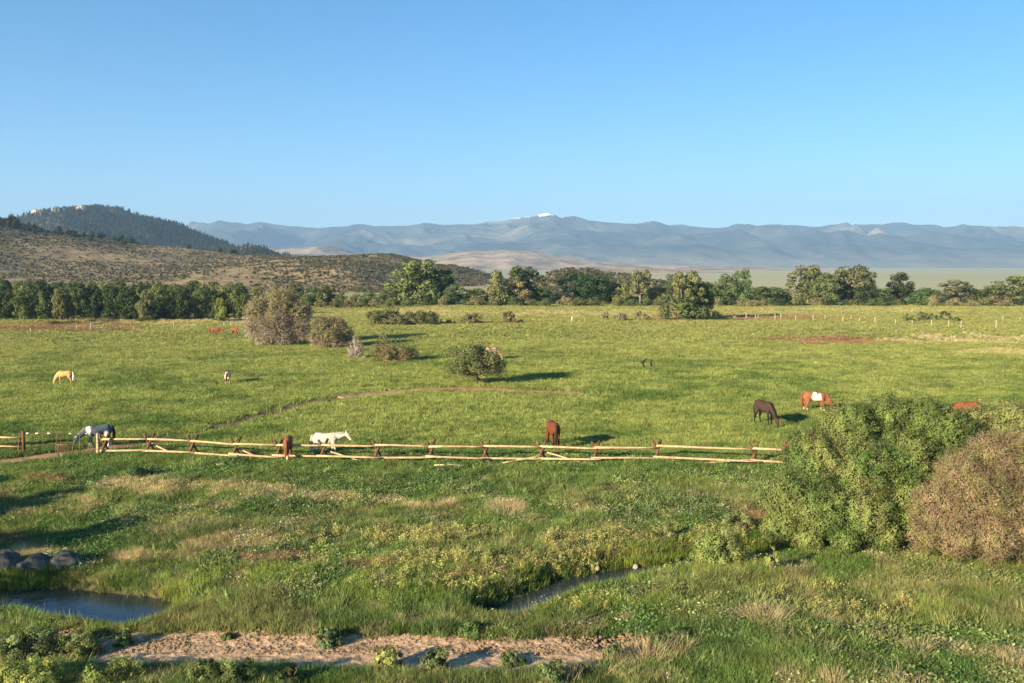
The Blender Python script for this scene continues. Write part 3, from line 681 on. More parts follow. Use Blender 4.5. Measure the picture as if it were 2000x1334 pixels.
# left wood: two staggered rows, dense
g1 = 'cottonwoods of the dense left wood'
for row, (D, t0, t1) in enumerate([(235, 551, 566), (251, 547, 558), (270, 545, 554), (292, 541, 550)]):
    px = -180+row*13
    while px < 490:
        tree(px, random.uniform(t0, t1), random.uniform(40, 58), D+random.uniform(-5, 5), random.choice(['tall', 'tall', 'round']), random.choice([(.065, .095, .04), (.12, .15, .055), (.06, .085, .035), (.18, .19, .08)]), 'cottonwood with leaf colour toned for shade in the dense wood below the sagebrush hill', g1)  # the shade of the wood is put into the darker leaf colours
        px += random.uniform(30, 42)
tree(430, 576, 24, 228, 'tall', (.24, .27, .08), 'slim bright yellow green young tree in front of the dark wood')
for a, b, c, lb in [(505,556,44,0),(540,552,40,0),(575,550,44,0),(612,556,44,0),(640,552,40,0),(668,566,36,0),(695,572,34,0),(722,568,40,0),(752,572,40,0)]:
    tree(a, b, c, random.uniform(300, 325), 'tall', random.choice([T_MID, T_PALE, T_OLV]), 'mid green cottonwood in the thinner wood behind the grey shrubs', 'trees of the thinner wood behind the grey shrubs')
for a in (590, 625, 655, 680, 700, 730, 760):
    tree(a, random.uniform(577, 584), 22, 296, 'tall', random.choice([T_PALE, T_TAN, (.24, .26, .1)]), 'small pale young tree at the foot of the thinner wood', 'young trees at the foot of the thinner wood')
# low brush in front of the left wood
for i in range(34):
    a = random.uniform(-60, 350); b = random.uniform(612, 636)-a*.02
    tree(a, b-random.uniform(7, 13), random.uniform(20, 52), 0, 'bush', random.choice([T_OLV, T_TAN, T_MID, T_MID]), 'low olive brush in the strip before the left wood', 'brush in the strip before the left wood', 'brush', pbase=b)
# ridge junipers
V_, T_ = HILLS['sagebrush_hill']; jr = int(np.argmin(np.abs(T_[0]-1)))
for i in range(46):
    a = random.choice([random.uniform(10, 130), random.uniform(100, 300), random.uniform(130, 460)]) if i > 6 else [22, 30, 46, 62, 75, 12, 88][i]
    ix = int(np.clip(np.interp(a, [-700, 1120], [0, V_.shape[0]-1]), 0, V_.shape[0]-1)); j = jr-random.choice([0, 0, 1, 3, 6, 9]) if a < 320 else jr-random.choice([0, 1, 2])
    p = V_[ix, j]; s = random.uniform(4, 9) if i > 6 else random.uniform(8, 12)
    cm, tm = VAR['bush'][i % 4]
    o = thing('juniper_tree', 'dark juniper on the ridge line of the sagebrush hill', 'tree', tuple(p), random.uniform(0, 6), 'junipers on the ridge of the sagebrush hill')
    c = link('crown', cm, o); c.scale = (s*.75, s*.75, s*.9); c.color = (.05, .065, .035, 1)
    c = link('trunk', tm, o); c.scale = (s, s, s)

# ------------------------------------------------------------------ shrubs with visible branches
def shrub(name, px, pbase, ptop, wpx, leafcols, label, cat='shrub', nleaf=20000, leaf=.1, ntwig=400, twigcol=(.34, .28, .21), leaf_z=(0, 1), dens=1, seed=1, nclump=60, squash=1.0, trunk_h=0, group=None, lobes=None, asp=.45, inner=.35, off=None, trunk_r=.12, twig_r=.012, shape_p=.5, crown_c=.0, back=0, topw=.8, rmin=.55):
    r = np.random.default_rng(seed); rr = random.Random(seed)
    if off is None: x, y, z = G(px, pbase)
    else: x, y = off; z = float(hgt(x, y))
    s = F/y; H = (pbase-ptop)/s*1.10; W = wpx/s/2
    if back: y += back; x *= y/(y-back); z = float(hgt(x, y)); H = (CAMZ-z+(HOR-ptop)/F*y)*1.04; W = wpx/(F/y)/2
    o = thing(name, label, cat, (x, y, z), 0, group)
    lobes = lobes or [(0, 0, 1, 1)]
    # clump centres on a lumpy dome
    Cc = []
    for i in range(nclump):
        lx, ly, lw, lh = lobes[rr.randrange(len(lobes))]
        a = rr.uniform(0, 6.283); u = rr.uniform(0, 1)**topw
        q = math.sqrt(max(0, 1-u*u)); rad = rr.uniform(rmin, .92)
        zc = trunk_h+(H*lh-trunk_h)*u*rad*.97
        wr = W*lw*(q**shape_p)*rad*(1-crown_c*(1-u))
        Cc.append((W*lx+math.cos(a)*wr, W*ly*.8+math.sin(a)*wr*.9*squash, max(zc, .15), rr.uniform(.10, .2)))
    Cc = np.array(Cc); cr = Cc[:, 3]*min(W, H)*1.5
    hz = Cc[:, 2]/H; sel = (hz >= leaf_z[0]) & (hz <= leaf_z[1]); LC = Cc[sel]; lr = cr[sel]
    if nleaf and len(LC):
        k = r.integers(0, len(LC), nleaf); d = r.normal(size=(nleaf, 3)); d /= np.linalg.norm(d, axis=1)[:, None]
        rad = (inner+(1-inner)*r.uniform(0, 1, nleaf)**.5)*(1+np.abs(r.normal(size=nleaf))*.10)
        C = LC[k, :3]+d*(lr[k]*rad)[:, None]*np.array([1, 1, .85]); C[:, 2] = np.where(C[:, 2] < .03, np.abs(C[:, 2])*.3+.03, C[:, 2])
        dome = LC[k, :3]/np.array([W, W, H]); dome /= np.linalg.norm(dome, axis=1)[:, None]+1e-6
        nr = d*1.1+dome*.9+r.normal(size=(nleaf, 3))*.5; nr /= np.linalg.norm(nr, axis=1)[:, None]
        V, Fq = leaf_quads(C, nr, leaf*r.uniform(.55, 1.3, nleaf), asp)
        me = mesh_np('foliage', V, Fq, M_SHRUB)
        lc = np.array(leafcols, float); cidx = r.integers(0, len(lc), len(LC))[k]; cl = lc[cidx]*(.5+.85*r.uniform(0, 1, (len(LC), 1)))[k]*(1+r.normal(size=(nleaf, 1))*.13)
        setcol(me, np.repeat(np.clip(cl, .01, .9), 4, 0)); link('foliage', me, o)
    mb = MB(); cols = []
    org = Vector((0, 0, trunk_h*.9))
    if trunk_h: mb.tube([(0, 0, -.1), (.12*W, 0, trunk_h*.5), tuple(org)], [trunk_r*1.3, trunk_r, trunk_r*.8], 7)
    for c in Cc:
        e = Vector(c[:3]); b0 = org+Vector((rr.gauss(0, 1), rr.gauss(0, 1), 0))*W*.09*(0 if trunk_h else 1)
        mid = b0.lerp(e, .5)+Vector((rr.gauss(0, 1), rr.gauss(0, 1), rr.uniform(.2, 1.5)))*W*.07
        mb.tube([b0, mid, e], [twig_r*3.2, twig_r*2.2, twig_r], 4, False)
    for i in range(ntwig):
        c = Cc[rr.randrange(len(Cc))]; e0 = Vector(c[:3])
        t = rr.uniform(.25, .9); b0 = (org*(1-t)+e0*t)
        dr = (e0-org).normalized()+Vector((rr.gauss(0, 1), rr.gauss(0, 1), rr.gauss(0, 1)*.7))*.65; L_ = rr.uniform(.08, .24)*min(W, H)*1.1
        e = b0+dr*L_; m_ = b0.lerp(e, .55)+Vector((rr.gauss(0, 1), rr.gauss(0, 1), rr.gauss(0, 1)))*L_*.12
        if e.z < .05: e.z = .05
        mb.tube([b0, m_, e], [twig_r*1.3, twig_r, twig_r*.5], 3, False)
    me = mb.mesh('branches', M_TWIG)
    nv = len(me.vertices); tcx = np.tile(np.array(twigcol, float), (nv, 1)); setcol(me, tcx)
    b = link('branches', me, o)
    return o
def lobed_bush(name, lobes, Y, leafcols, label, cat, nleaf, leaf, seed, ntwig=2500, twigcol=(.32, .26, .18), twig_r=.012, bare=0.0, nsprig=70, asp=.5, twig_out=1.02, dscale=1.0):
    """dense bush made of leafy lobes: (px, py, radius in px, metres towards the back), the centre plane at the distance Y"""
    r = np.random.default_rng(seed); rr = random.Random(seed)
    P = []
    for (a, b, q, dy) in lobes:
        yy = Y+dy; P.append(((a-1000)/F*yy, yy, CAMZ+(HOR-b)/F*yy, q/F*yy))
    P = np.array(P); cx = P[:, 0].mean(); gz = float(hgt(cx, Y)); o = thing(name, label, cat, (cx, Y, gz))
    P[:, 0] -= cx; P[:, 1] -= Y; P[:, 2] -= gz
    top = (P[:, 2]+P[:, 3]).max()
    wgt = P[:, 3]**2; wgt = wgt/wgt.sum(); n = nleaf; k = r.choice(len(P), n, p=wgt)
    d = r.normal(size=(n, 3)); d /= np.linalg.norm(d, axis=1)[:, None]
    def lump(d, k):
        return .80+.50*(fbm(d[:, 0]*1.6+k*7.1+d[:, 2], d[:, 1]*1.6-d[:, 2]*1.3+k*3.3, .7, 3, seed)-.3)
    rad = lump(d, k)*(1-.30*r.uniform(0, 1, n)**2)
    # sprigs sticking out of each lobe
    sp = r.uniform(0, 1, n) < .30
    SD = r.normal(size=(len(P)*nsprig, 3)); SD[:, 2] = np.abs(SD[:, 2])*.8+SD[:, 2]*.2; SD /= np.linalg.norm(SD, axis=1)[:, None]; SL = r.uniform(1.02, 1.28, len(SD))
    si = r.integers(0, nsprig, n)+k*nsprig; t = r.uniform(.75, 1, n)
    d = np.where(sp[:, None], SD[si]+r.normal(size=(n, 3))*.055, d); rad = np.where(sp, lump(SD[si], k)*SL[si]*t, rad)
    C = P[k, :3]+d*(P[k, 3]*rad)[:, None]
    keep_ = np.ones(n, bool)
    for j in range(len(P)):
        q = np.linalg.norm(C-P[j, :3], axis=1) < P[j, 3]*.68; keep_ &= ~(q & (k != j))
    keep_ &= C[:, 2] > .04
    keep_ &= (C[:, 2]/top > bare+r.normal(size=n)*.06) | (r.uniform(0, 1, n) < .12)
    C = C[keep_]; d = d[keep_]; k = k[keep_]; n = len(C)
    nr = d*1.5+r.normal(size=(n, 3))*.5; nr /= np.linalg.norm(nr, axis=1)[:, None]
    V, Fq = leaf_quads(C, nr, leaf*r.uniform(.55, 1.3, n), asp); me = mesh_np('foliage', V, Fq, M_SHRUB)
    lc = np.array(leafcols, float); f = np.clip(fbm(C[:, 0]+C[:, 2]*.7, C[:, 1]-C[:, 2]*.6, top*.22, 3, seed+5)*1.7-.35, 0, .999)*(len(lc)-1); i0 = f.astype(int); ff = (f-i0)[:, None]
    cl = (lc[i0]*(1-ff)+lc[np.minimum(i0+1, len(lc)-1)]*ff)*(1+r.normal(size=(n, 1))*.14)
    setcol(me, np.repeat(np.clip(cl, .01, .9), 4, 0)); link('foliage', me, o)
    mb = MB(); base = [Vector((rr.gauss(0, 1)*.35*P[:, 3].mean(), rr.gauss(0, 1)*.3*P[:, 3].mean(), -.05)) for _ in range(7)]
    for p in P:
        for _ in range(3):
            b0 = rr.choice(base); e = Vector(p[:3]); mb.tube([b0, b0.lerp(e, .5)+Vector((rr.gauss(0, .2), rr.gauss(0, .2), .1)), e], [twig_r*5, twig_r*3.5, twig_r*2], 5, False)
    for i in range(ntwig):
        j = rr.choices(range(len(P)), weights=list(P[:, 3]**2))[0]; c = Vector(P[j, :3]); Rj = P[j, 3]
        dv = Vector((rr.gauss(0, 1), rr.gauss(0, 1), rr.gauss(0, 1))).normalized(); dv.z = dv.z*.9+.15
        a_ = c+dv*Rj*rr.uniform(.15, .6); e = c+(dv+Vector((rr.gauss(0, 1), rr.gauss(0, 1), rr.gauss(0, 1)+.2))*.28).normalized()*Rj*rr.uniform(.8, twig_out)
        if e.z < .03 or a_.z < 0: continue
        m_ = a_.lerp(e, .5)+Vector((rr.gauss(0, 1), rr.gauss(0, 1), rr.gauss(0, 1)))*Rj*.07
        mb.tube([a_, m_, e], [twig_r*1.3, twig_r, twig_r*.5], 3, False)
    me = mb.mesh('branches', M_TWIG); setcol(me, np.tile(np.array(twigcol, float), (len(me.vertices), 1))); link('branches', me, o)
    return o
GR = [(.17, .20, .075), (.22, .24, .10), (.12, .16, .055)]
OL = [(.20, .19, .085), (.25, .22, .105), (.15, .15, .07)]
# mid-field shrubs
lobed_bush('willow_shrub', [(508, 612, 33, 0), (548, 600, 36, .5), (585, 613, 27, 0), (500, 643, 28, -1), (540, 640, 40, -1.5), (582, 645, 30, -1), (555, 662, 24, -2), (515, 664, 20, -2), (528, 588, 22, 1)], 158, OL, 'biggest shrub of the pasture, olive top over a grey tangle of bare branches', 'shrub', 34000, .14, 2, ntwig=5200, twigcol=(.40, .34, .28), twig_r=.030, bare=.50, twig_out=1.1)
lobed_bush('willow_shrub', [(632, 640, 24, 0), (655, 640, 24, .5), (668, 655, 22, 0), (620, 663, 20, -1), (645, 664, 26, -1.5), (668, 674, 15, -1.5), (628, 678, 12, -2)], 151, OL, 'rounded brown green shrub just right of the biggest pasture shrub', 'shrub', 17000, .13, 3, ntwig=2600, twigcol=(.36, .29, .22), twig_r=.026, bare=.35, twig_out=1.08)
shrub('bare_shrub', 696, 701, 648, 46, OL, 'small leafless grey shrub between the rounded brown one and the green one', nleaf=500, leaf=.1, ntwig=900, twigcol=(.46, .40, .36), seed=4, nclump=50, twig_r=.02, shape_p=1.0)
shrub('willow_shrub', 768, 707, 652, 96, GR+OL, 'green shrub with reddish stems at the right of the pasture shrub row', nleaf=5200, leaf=.12, ntwig=900, twigcol=(.36, .24, .17), seed=5, nclump=80, twig_r=.02, shape_p=.7, lobes=[(-.35, 0, .6, 1), (.3, 0, .65, .8), (.75, 0, .25, .5)])
shrub('pasture_tree', 928, 753, 668, 128, GR+[(.10, .13, .05)], 'lone small tree on a crooked trunk beside the dirt trail', 'tree', nleaf=17000, leaf=.10, ntwig=700, twigcol=(.20, .16, .12), seed=6, nclump=100, trunk_h=1.3, trunk_r=.2, twig_r=.022, shape_p=.45, lobes=[(-.2, 0, .8, 1), (.25, 0, .72, .92)], leaf_z=(.24, 1))
shrub('hedge_thicket', 787, 634, 601, 140, [(.11, .13, .055), (.15, .17, .07)], 'long low dark thicket across the far pasture', nleaf=9000, leaf=.22, ntwig=300, seed=7, nclump=110, lobes=[(-.75, 0, .25, .95), (-.4, 0, .3, 1), (0, 0, .35, .9), (.4, 0, .3, .85), (.75, 0, .25, .8)], twig_r=.03, shape_p=.4)
shrub('low_shrub', 922, 632, 611, 46, OL, 'wide low shrub right of the long dark thicket', nleaf=2500, leaf=.18, ntwig=300, seed=8, nclump=40, twig_r=.03)
shrub('low_shrub', 993, 631, 605, 32, OL, 'upright rounded low shrub near the pasture middle', nleaf=2500, leaf=.18, ntwig=300, seed=9, nclump=40, twig_r=.03)
shrub('low_shrub', 1016, 631, 623, 14, [(.08, .09, .04)], 'tiny dark shrub hugging the right side of the upright rounded one', nleaf=500, leaf=.15, ntwig=30, seed=10, nclump=12, twig_r=.03)
shrub('low_shrub', 878, 632, 622, 14, OL, 'tiny scrubby shrub by the right end of the dark thicket', nleaf=400, leaf=.15, ntwig=90, seed=11, nclump=12, twig_r=.03)
for i, (a, b, c, d, lb) in enumerate([(1182,624,606,16,'thin wispy bush, first in the row left of the pasture clump'),(1212,626,609,34,'wider wispy bush, second in the row left of the pasture clump'),(1246,626,605,16,'narrow wispy bush, third in the row left of the pasture clump'),(1263,624,608,18,'wispy bush touching the left side of the pasture clump'),(1436,625,614,16,'tiny wispy bush right of the pasture clump')]):
    shrub('wispy_bush', a, b, c, d, [(.17, .17, .08)], lb, nleaf=450, leaf=.16, ntwig=120, seed=20+i, nclump=14, twig_r=.03)
# the clump of trees in the pasture
x, y, z = G(1340, 624); Dc = y
tree(1338, 523, 74, Dc, 'open', T_PALE, 'tallest tree of the pasture clump, pale leaves around a light trunk')
tree(1368, 545, 52, Dc+3, 'round', T_MID, 'second tree of the pasture clump, right of its tallest')
tree(1345, 572, 84, Dc-2, 'bush', T_MID, 'big leafy bush at the centre of the pasture clump', name='shrub')
tree(1300, 583, 46, Dc-1, 'bush', T_OLV, 'bush at the left end of the pasture clump', name='shrub')
tree(1398, 601, 34, Dc-3, 'bush', T_DARK, 'small dark bush at the right end of the pasture clump', name='shrub')
for i, (a, b, c, d) in enumerate([(1775,627,614,24),(1800,626,609,26),(1822,626,611,24),(1846,626,607,24),(1868,628,619,20)]):
    shrub('weed_bush', a, b, c, d, [(.13, .17, .06)], 'soft green weed bush behind the pale fence posts', nleaf=700, leaf=.2, ntwig=10, seed=40+i, nclump=16, group='weed bushes behind the pale fence posts')

# the willows on the right
WG = [(.095, .155, .045), (.14, .20, .06), (.18, .23, .07), (.24, .265, .09), (.29, .29, .115)]
WT = [(.11, .18, .055), (.17, .22, .07), (.25, .235, .10), (.31, .235, .135), (.24, .24, .09), (.35, .25, .16)]
lobed_bush('willow_thicket', [(1600, 905, 72, 0), (1555, 985, 62, -.6), (1535, 1040, 38, -1.2), (1665, 845, 62, .6), (1735, 822, 52, 1.2), (1800, 826, 56, 1.2), (1690, 930, 78, -.4), (1770, 905, 74, .2), (1850, 850, 60, 1), (1620, 1010, 66, -1.4), (1700, 1020, 66, -1.8), (1785, 1000, 70, -1), (1850, 940, 70, 0), (1745, 1062, 34, -2.4), (1590, 1062, 34, -2), (1665, 1068, 32, -2.6)], 44.6, WG, 'huge green willow thicket hiding the right end of the rail fence', 'willow', 260000, .050, 50, ntwig=3200, twig_r=.012)
lobed_bush('willow_thicket', [(1925, 850, 58, .5), (1985, 838, 60, 0), (2050, 850, 66, 0), (1900, 915, 60, 0), (1975, 920, 70, -.6), (2050, 930, 70, -.5), (1930, 990, 55, -.5), (2030, 1000, 60, -.5)], 47.5, WG, 'green willow rising behind the tan one at the right edge', 'willow', 120000, .052, 51, ntwig=1200, twig_r=.012)
lobed_bush('tan_willow', [(1955, 898, 58, .4), (1890, 935, 54, 0), (1850, 1000, 60, -.2), (2015, 905, 66, .4), (1930, 990, 74, -.6), (2010, 1000, 78, -.6), (1825, 1056, 38, -.8), (1885, 1060, 48, -1.2), (1960, 1066, 50, -1.5), (2040, 1060, 60, -1.2), (2080, 960, 70, 0)], 41.5, WT, 'tan brown willow with dry twiggy skirts, cut by the right edge', 'willow', 150000, .040, 52, ntwig=6000, twigcol=(.33, .24, .17), twig_r=.010, asp=.4, bare=.05, twig_out=1.10)
shrub('willow_sapling', 1405, 1108, 1020, 110, [(.24, .28, .095), (.19, .24, .075)], 'bright leafy young willow by the bend of the stream', 'shrub', nleaf=12000, leaf=.05, ntwig=260, seed=53, nclump=80, twig_r=.008, asp=.5)
shrub('willow_sapling', 1508, 1120, 1062, 34, [(.25, .29, .09)], 'narrow upright sapling left of the huge willow', 'shrub', nleaf=1300, leaf=.055, ntwig=60, seed=54, nclump=18, twig_r=.008, asp=.5)
shrub('weed_bush', 1440, 1075, 1025, 70, [(.22, .25, .10)], 'loose green bush behind the bright young willow', 'shrub', nleaf=2500, leaf=.055, ntwig=80, seed=55, nclump=30, twig_r=.008)
shrub('weed_bush', 1285, 1060, 1015, 70, [(.15, .19, .07), (.25, .25, .1)], 'rounded weed mound between the stream and the straw clump', 'shrub', nleaf=2600, leaf=.05, ntwig=60, seed=56, nclump=26, twig_r=.008)
# near plants
NP = [(645,1262,1222,58,[(.14,.20,.09)],'bushy green plant at the far edge of the sand bar'),(448,1250,1234,28,[(.13,.17,.06)],'tiny tuft of green standing alone on the sand'),
 (757,1308,1260,66,[(.34,.36,.10),(.28,.32,.10)],'yellow green bushy plant on the near side of the sand'),(850,1312,1258,60,[(.27,.31,.11),(.12,.17,.07)],'round green plant right of the yellow green one on the sand'),
 (240,1264,1232,40,[(.22,.26,.08)],'small leafy plant at the left end of the sand'),(155,1282,1230,90,[(.24,.26,.09),(.16,.19,.07)],'low shrub with yellowish tips left of the sand bar'),
 (55,1285,1218,130,[(.15,.20,.08),(.20,.25,.10)],'dense green shrub at the left edge below the pond'),(225,1345,1290,150,[(.20,.25,.07),(.28,.31,.09)],'bright green bush at the bottom left of the meadow'),
 (60,1350,1284,160,[(.26,.31,.09),(.32,.34,.10)],'sunlit yellow green bush in the bottom left corner'),(460,1345,1276,90,[(.12,.16,.06),(.16,.20,.08)],'dark leafy bush at the near edge of the sand'),
 (400,1335,1288,70,[(.16,.21,.07)],'green weed bush left of the dark leafy one'),(560,1345,1303,60,[(.10,.12,.05)],'low dark bush before the sand bar'),(1000,1300,1278,60,[(.13,.18,.07)],'flat green plant at the near right of the sand'),
 (1080,1345,1285,70,[(.13,.18,.07)],'green bush below the right end of the sand'),(920,1243,1205,60,[(.10,.15,.05)],'dark green bush growing from the stream edge'),(1310,1265,1230,90,[(.13,.18,.07)],'green weeds mound above the dry bent grass'),
 (1200,1290,1262,60,[(.16,.2,.08)],'low plant at the right tip of the sand'),(275,935,908,60,[(.05,.10,.045)],'dark blue green mound of weeds below the fence')]
for i, (a, b, c, d, cl, lb) in enumerate(NP):
    shrub('green_plant', a, b, c, d, cl, lb, 'plant', nleaf=int(2600*d/60), leaf=.045, ntwig=50, twigcol=(.2, .2, .1), seed=70+i, nclump=36, twig_r=.005, asp=.5)
# shrubs and trees just outside the picture on the left: their shade falls into it
for i, (tx, ty, h, cw) in enumerate([(120,936,3.4,4), (225,962,3.6,4), (330,1015,3.8,4), (270,1082,7.5,10), (150,1112,6,9), (40,968,3.8,5), (110,1030,3.8,4)]):
    gx, gy = P2(tx, ty); L_ = h/math.tan(SUN_EL)
    while True:
        ox, oy = gx-math.cos(SUN_AZ)*L_, gy-math.sin(SUN_AZ)*L_
        if W2P(ox, oy)[0] < -110 or L_ > 60: break
        L_ += 1; h = L_*math.tan(SUN_EL)
    shrub('willow_shrub', 0, 1000, 1000-h*F/oy, cw*F/oy, WG, 'willow shrub beside the meadow beyond the left edge', 'shrub', nleaf=9000, leaf=.12, ntwig=100, seed=100+i, nclump=90, off=(ox, oy), group='willow shrubs beyond the left edge')

# dry clumps
for i, (a, b, hpx, wpx, lb) in enumerate([(988,1008,34,90,'wide clump of tall straw grass on the far bank'),(1490,1222,44,80,'fan shaped straw clump in the lower right meadow'),(1615,1222,20,60,'flattened straw clump right of the fan shaped one'),(1792,1282,40,40,'orange straw tuft leaning over its own shadow'),(1985,1302,34,80,'straw clump cut by the right edge'),(1270,1290,42,130,'long dry bent stems arching over the sand end'),(1180,1322,40,90,'straw stems at the bottom centre'),(1105,1340,40,60,'pale straw tuft at the very bottom'),(1330,1275,36,40,'forked dry stems right of the arching ones'),(1625,1340,40,50,'upright straw tuft at the lower right bottom')]):
    x, y, z = G(a, b); s = F/y; H = hpx/s*1.2; W = wpx/s
    V, Fq = blades(n=int(150+wpx*2), h=H*1.0, spread=W*.45, wd=.012, seed=300+i, lean=1.0 if i in (1, 3, 5, 6, 8) else .35, hj=.5, seg=3)
    me = bpy.data.meshes.new('dry_grass_clump'); me.from_pydata(V, [], Fq)
    setcol(me, jitc(np.tile(A(.50, .40, .22), (len(V), 1)), .12)); me.materials.append(M_SHRUB)
    link('dry_grass_clump', me, None, lb, 'dry grass', None, None, (x, y, z))

# ------------------------------------------------------------------ rocks, stump, snags, fallen rails
def rock(name, px, py, sx, sy, sz, label, mat=M_ROCK, seed=0, dz=0, group=None):
    x, y, z = G(px, py); bm = bmesh.new(); bmesh.ops.create_icosphere(bm, subdivisions=4, radius=1)
    V = np.array([v.co for v in bm.verts]); n = fbm(V[:, 0]*1.3+seed*9, V[:, 1]*1.3+V[:, 2]*1.7, 1.0, 4, seed)
    n2 = ridged(V[:, 0]+seed*3+V[:, 2], V[:, 1]-V[:, 2], .8, 3, seed+4)
    for v, q, q2 in zip(bm.verts, n, n2): k = .5+.5*q+.42*q2; v.co = Vector((v.co.x*k*sx, v.co.y*k*sy, v.co.z*k*sz))
    me = bpy.data.meshes.new(name); bm.to_mesh(me); bm.free(); me.materials.append(mat)
    me.polygons.foreach_set('use_smooth', [True]*len(me.polygons))
    link(name, me, None, label, 'rock', group, None, (x, y, z+dz))
rock('boulder', 10, 1146, .8, .7, .6, 'shaded boulder cut by the left edge above the pond', seed=1, dz=.1)
rock('boulder', 72, 1150, .75, .7, .5, 'slope sided boulder, second from the left edge above the pond', seed=2, dz=.1)
rock('boulder', 130, 1146, .7, .6, .55, 'rounded boulder at the right end of the boulders above the pond', seed=3, dz=.1)
M_WROCK = solid_mat('pale_stone', (.22, .20, .18), (.42, .39, .35), 6, .8)
rock('stone', 1241, 1126, .12, .11, .12, 'white stone standing in the stream beside the reeds', M_WROCK, 4, .45)
rock('stone', 1167, 1136, .12, .1, .1, 'small pale stone in the middle of the stream', M_WROCK, 5, .42)
rock('stone', 724, 1147, .12, .1, .14, 'small grey stone in the weedy bank', M_ROCK, 6, .12)
rock('stone', 188, 1311, .3, .3, .2, 'dark lump of earth at the near left of the sand', solid_mat('dark_earth', (.05, .04, .03), (.1, .08, .06), 6), 7, .05)
rock('stone', 560, 1312, .35, .3, .22, 'dark earth lump at the near edge of the sand bar', solid_mat('dark_earth2', (.05, .04, .03), (.1, .08, .06), 6), 8, .05)
def simple(name, label, cat, px, py, pts, rad, mat, group=None):
    x, y, z = G(px, py); mb = MB()
    for p, r_ in zip(pts, rad): mb.tube(p, r_, 6)
    return link(name, mb.mesh(name, mat), None, label, cat, group, None, (x, y, z))
simple('stump', 'short brown stump in the shaded left meadow', 'stump', 104, 1012, [[(0, 0, -.1), (.02, 0, .35), (0, .02, .62)], [(.02, 0, .4), (.18, 0, .6)]], [[.13, .1, .09], [.05, .04]], M_POST)
M_SNAG = solid_mat('charred_wood', (.012, .012, .01), (.03, .028, .022), 6)
simple('dead_snag', 'dark forked snag, left of the two curved sticks in the pasture', 'snag', 1256, 720, [[(0, 0, -.1), (.12, 0, .35), (-.1, 0, .8), (-.3, 0, 1.15)], [(-.05, 0, .75), (.15, 0, 1.05), (.42, 0, 1.35)]], [[.16, .13, .12, .05], [.12, .1, .04]], M_SNAG)
simple('dead_snag', 'dark curved snag, right of the two curved sticks in the pasture', 'snag', 1272, 720, [[(.1, 0, -.1), (.08, 0, .3), (-.12, 0, .7), (.12, 0, 1.2)]], [[.14, .14, .14, .05]], M_SNAG)
simple('stake', 'tiny white stake out in the far pasture', 'stake', 1117, 628, [[(0, 0, -.1), (0, 0, 1.1)]], [[.16, .14]], M_WHITE)
M_FALL = solid_mat('weathered_rail', (.45, .35, .22), (.68, .58, .42), 5, .8)
simple('fallen_rail', 'pale rail lying in the grass below the fence, ninth bay', 'rail', 877, 915, [[(-1.0, 0, .2), (0, .1, .24), (1.0, 0, .2)]], [[.06, .06, .05]], M_FALL)
simple('fallen_rail', 'short white wood scrap lying below the fourth bay', 'rail', 432, 914, [[(-.3, 0, .2), (.25, .1, .24)]], [[.08, .08]], M_FALL)
simple('fallen_rail', 'tilted rail end poking out of the grass under the fence', 'rail', 812, 903, [[(-.75, .0, .1), (.7, .1, .42)]], [[.07, .06]], M_FALL)
simple('fallen_rail', 'sloping rail end beneath the white horse', 'rail', 604, 902, [[(-.5, .0, .1), (.55, .1, .42)]], [[.07, .06]], M_FALL)

M_PINK = solid_mat('pinkish_cliff_rock', (.34, .25, .18), (.62, .48, .36), 3, .9, .2)
V_, T_ = HILLS['pine_mountain']; jr = int(np.argmin(np.abs(T_[0]-1)))
for i, (a, dj, sx, sz, lb, mt) in enumerate([(84, 1, 24, 17, 'sunlit pinkish crag at the left end of the pine mountain', M_PINK), (112, 0, 16, 9, 'smaller pinkish crag right of the end crag', M_PINK), (150, 10, 20, 13, 'grey cliff patch among the pines below the crags', M_ROCK), (198, 12, 15, 12, 'small pale cliff in the middle of the pines', M_PINK), (135, 16, 16, 12, 'lower grey cliff patch among the pines', M_ROCK)]):
    ix = int(np.interp(a, [40, 560], [0, V_.shape[0]-1])); p = V_[ix, jr-dj]
    bm = bmesh.new(); bmesh.ops.create_icosphere(bm, subdivisions=4, radius=1)
    C_ = np.array([v.co for v in bm.verts]); nn = ridged(C_[:, 0]*1.5+i*7+C_[:, 2], C_[:, 1]*1.5-C_[:, 2], .7, 4, i)
    for v, q in zip(bm.verts, nn): k = .5+.6*q; v.co = Vector((v.co.x*k*sx, v.co.y*k*sx, v.co.z*k*sz))
    me = bpy.data.meshes.new('crag'); bm.to_mesh(me); bm.free(); me.materials.append(mt); link('crag', me, None, lb, 'crag', None, None, tuple(p))

# ------------------------------------------------------------------ rail fence
def pole(a, b, r0, r1, name, mat, parent, base):
    a = Vector(a)-base; b = Vector(b)-base; mb = MB(); n = 5; pts = []; rad = []
    sag = random.uniform(-.03, .03)
    for i in range(n): t = i/(n-1); p = a.lerp(b, t); p.z += math.sin(t*math.pi)*sag; p.y += math.sin(t*math.pi)*random.uniform(-.02, .02); pts.append(p); rad.append((r0*(1-t)+r1*t)*random.uniform(.93, 1.07))
    mb.tube(pts, rad, 8); return link(name, mb.mesh(name, mat), parent)
BX = [(205,889),(293,888),(377,891),(461,897),(545,900),(632,901),(737,902),(842,902),(948,903),(1058,903),(1163,905),(1283,903),(1378,905),(1472,909),(1590,912),(1710,915)]
BP = [Vector(G(*p)) for p in BX]
f0 = BP[0].copy()
fence = thing('rail_fence', 'long peeled pole fence on dark crossed posts running across the meadow', 'fence', tuple(f0))
HID = {12}
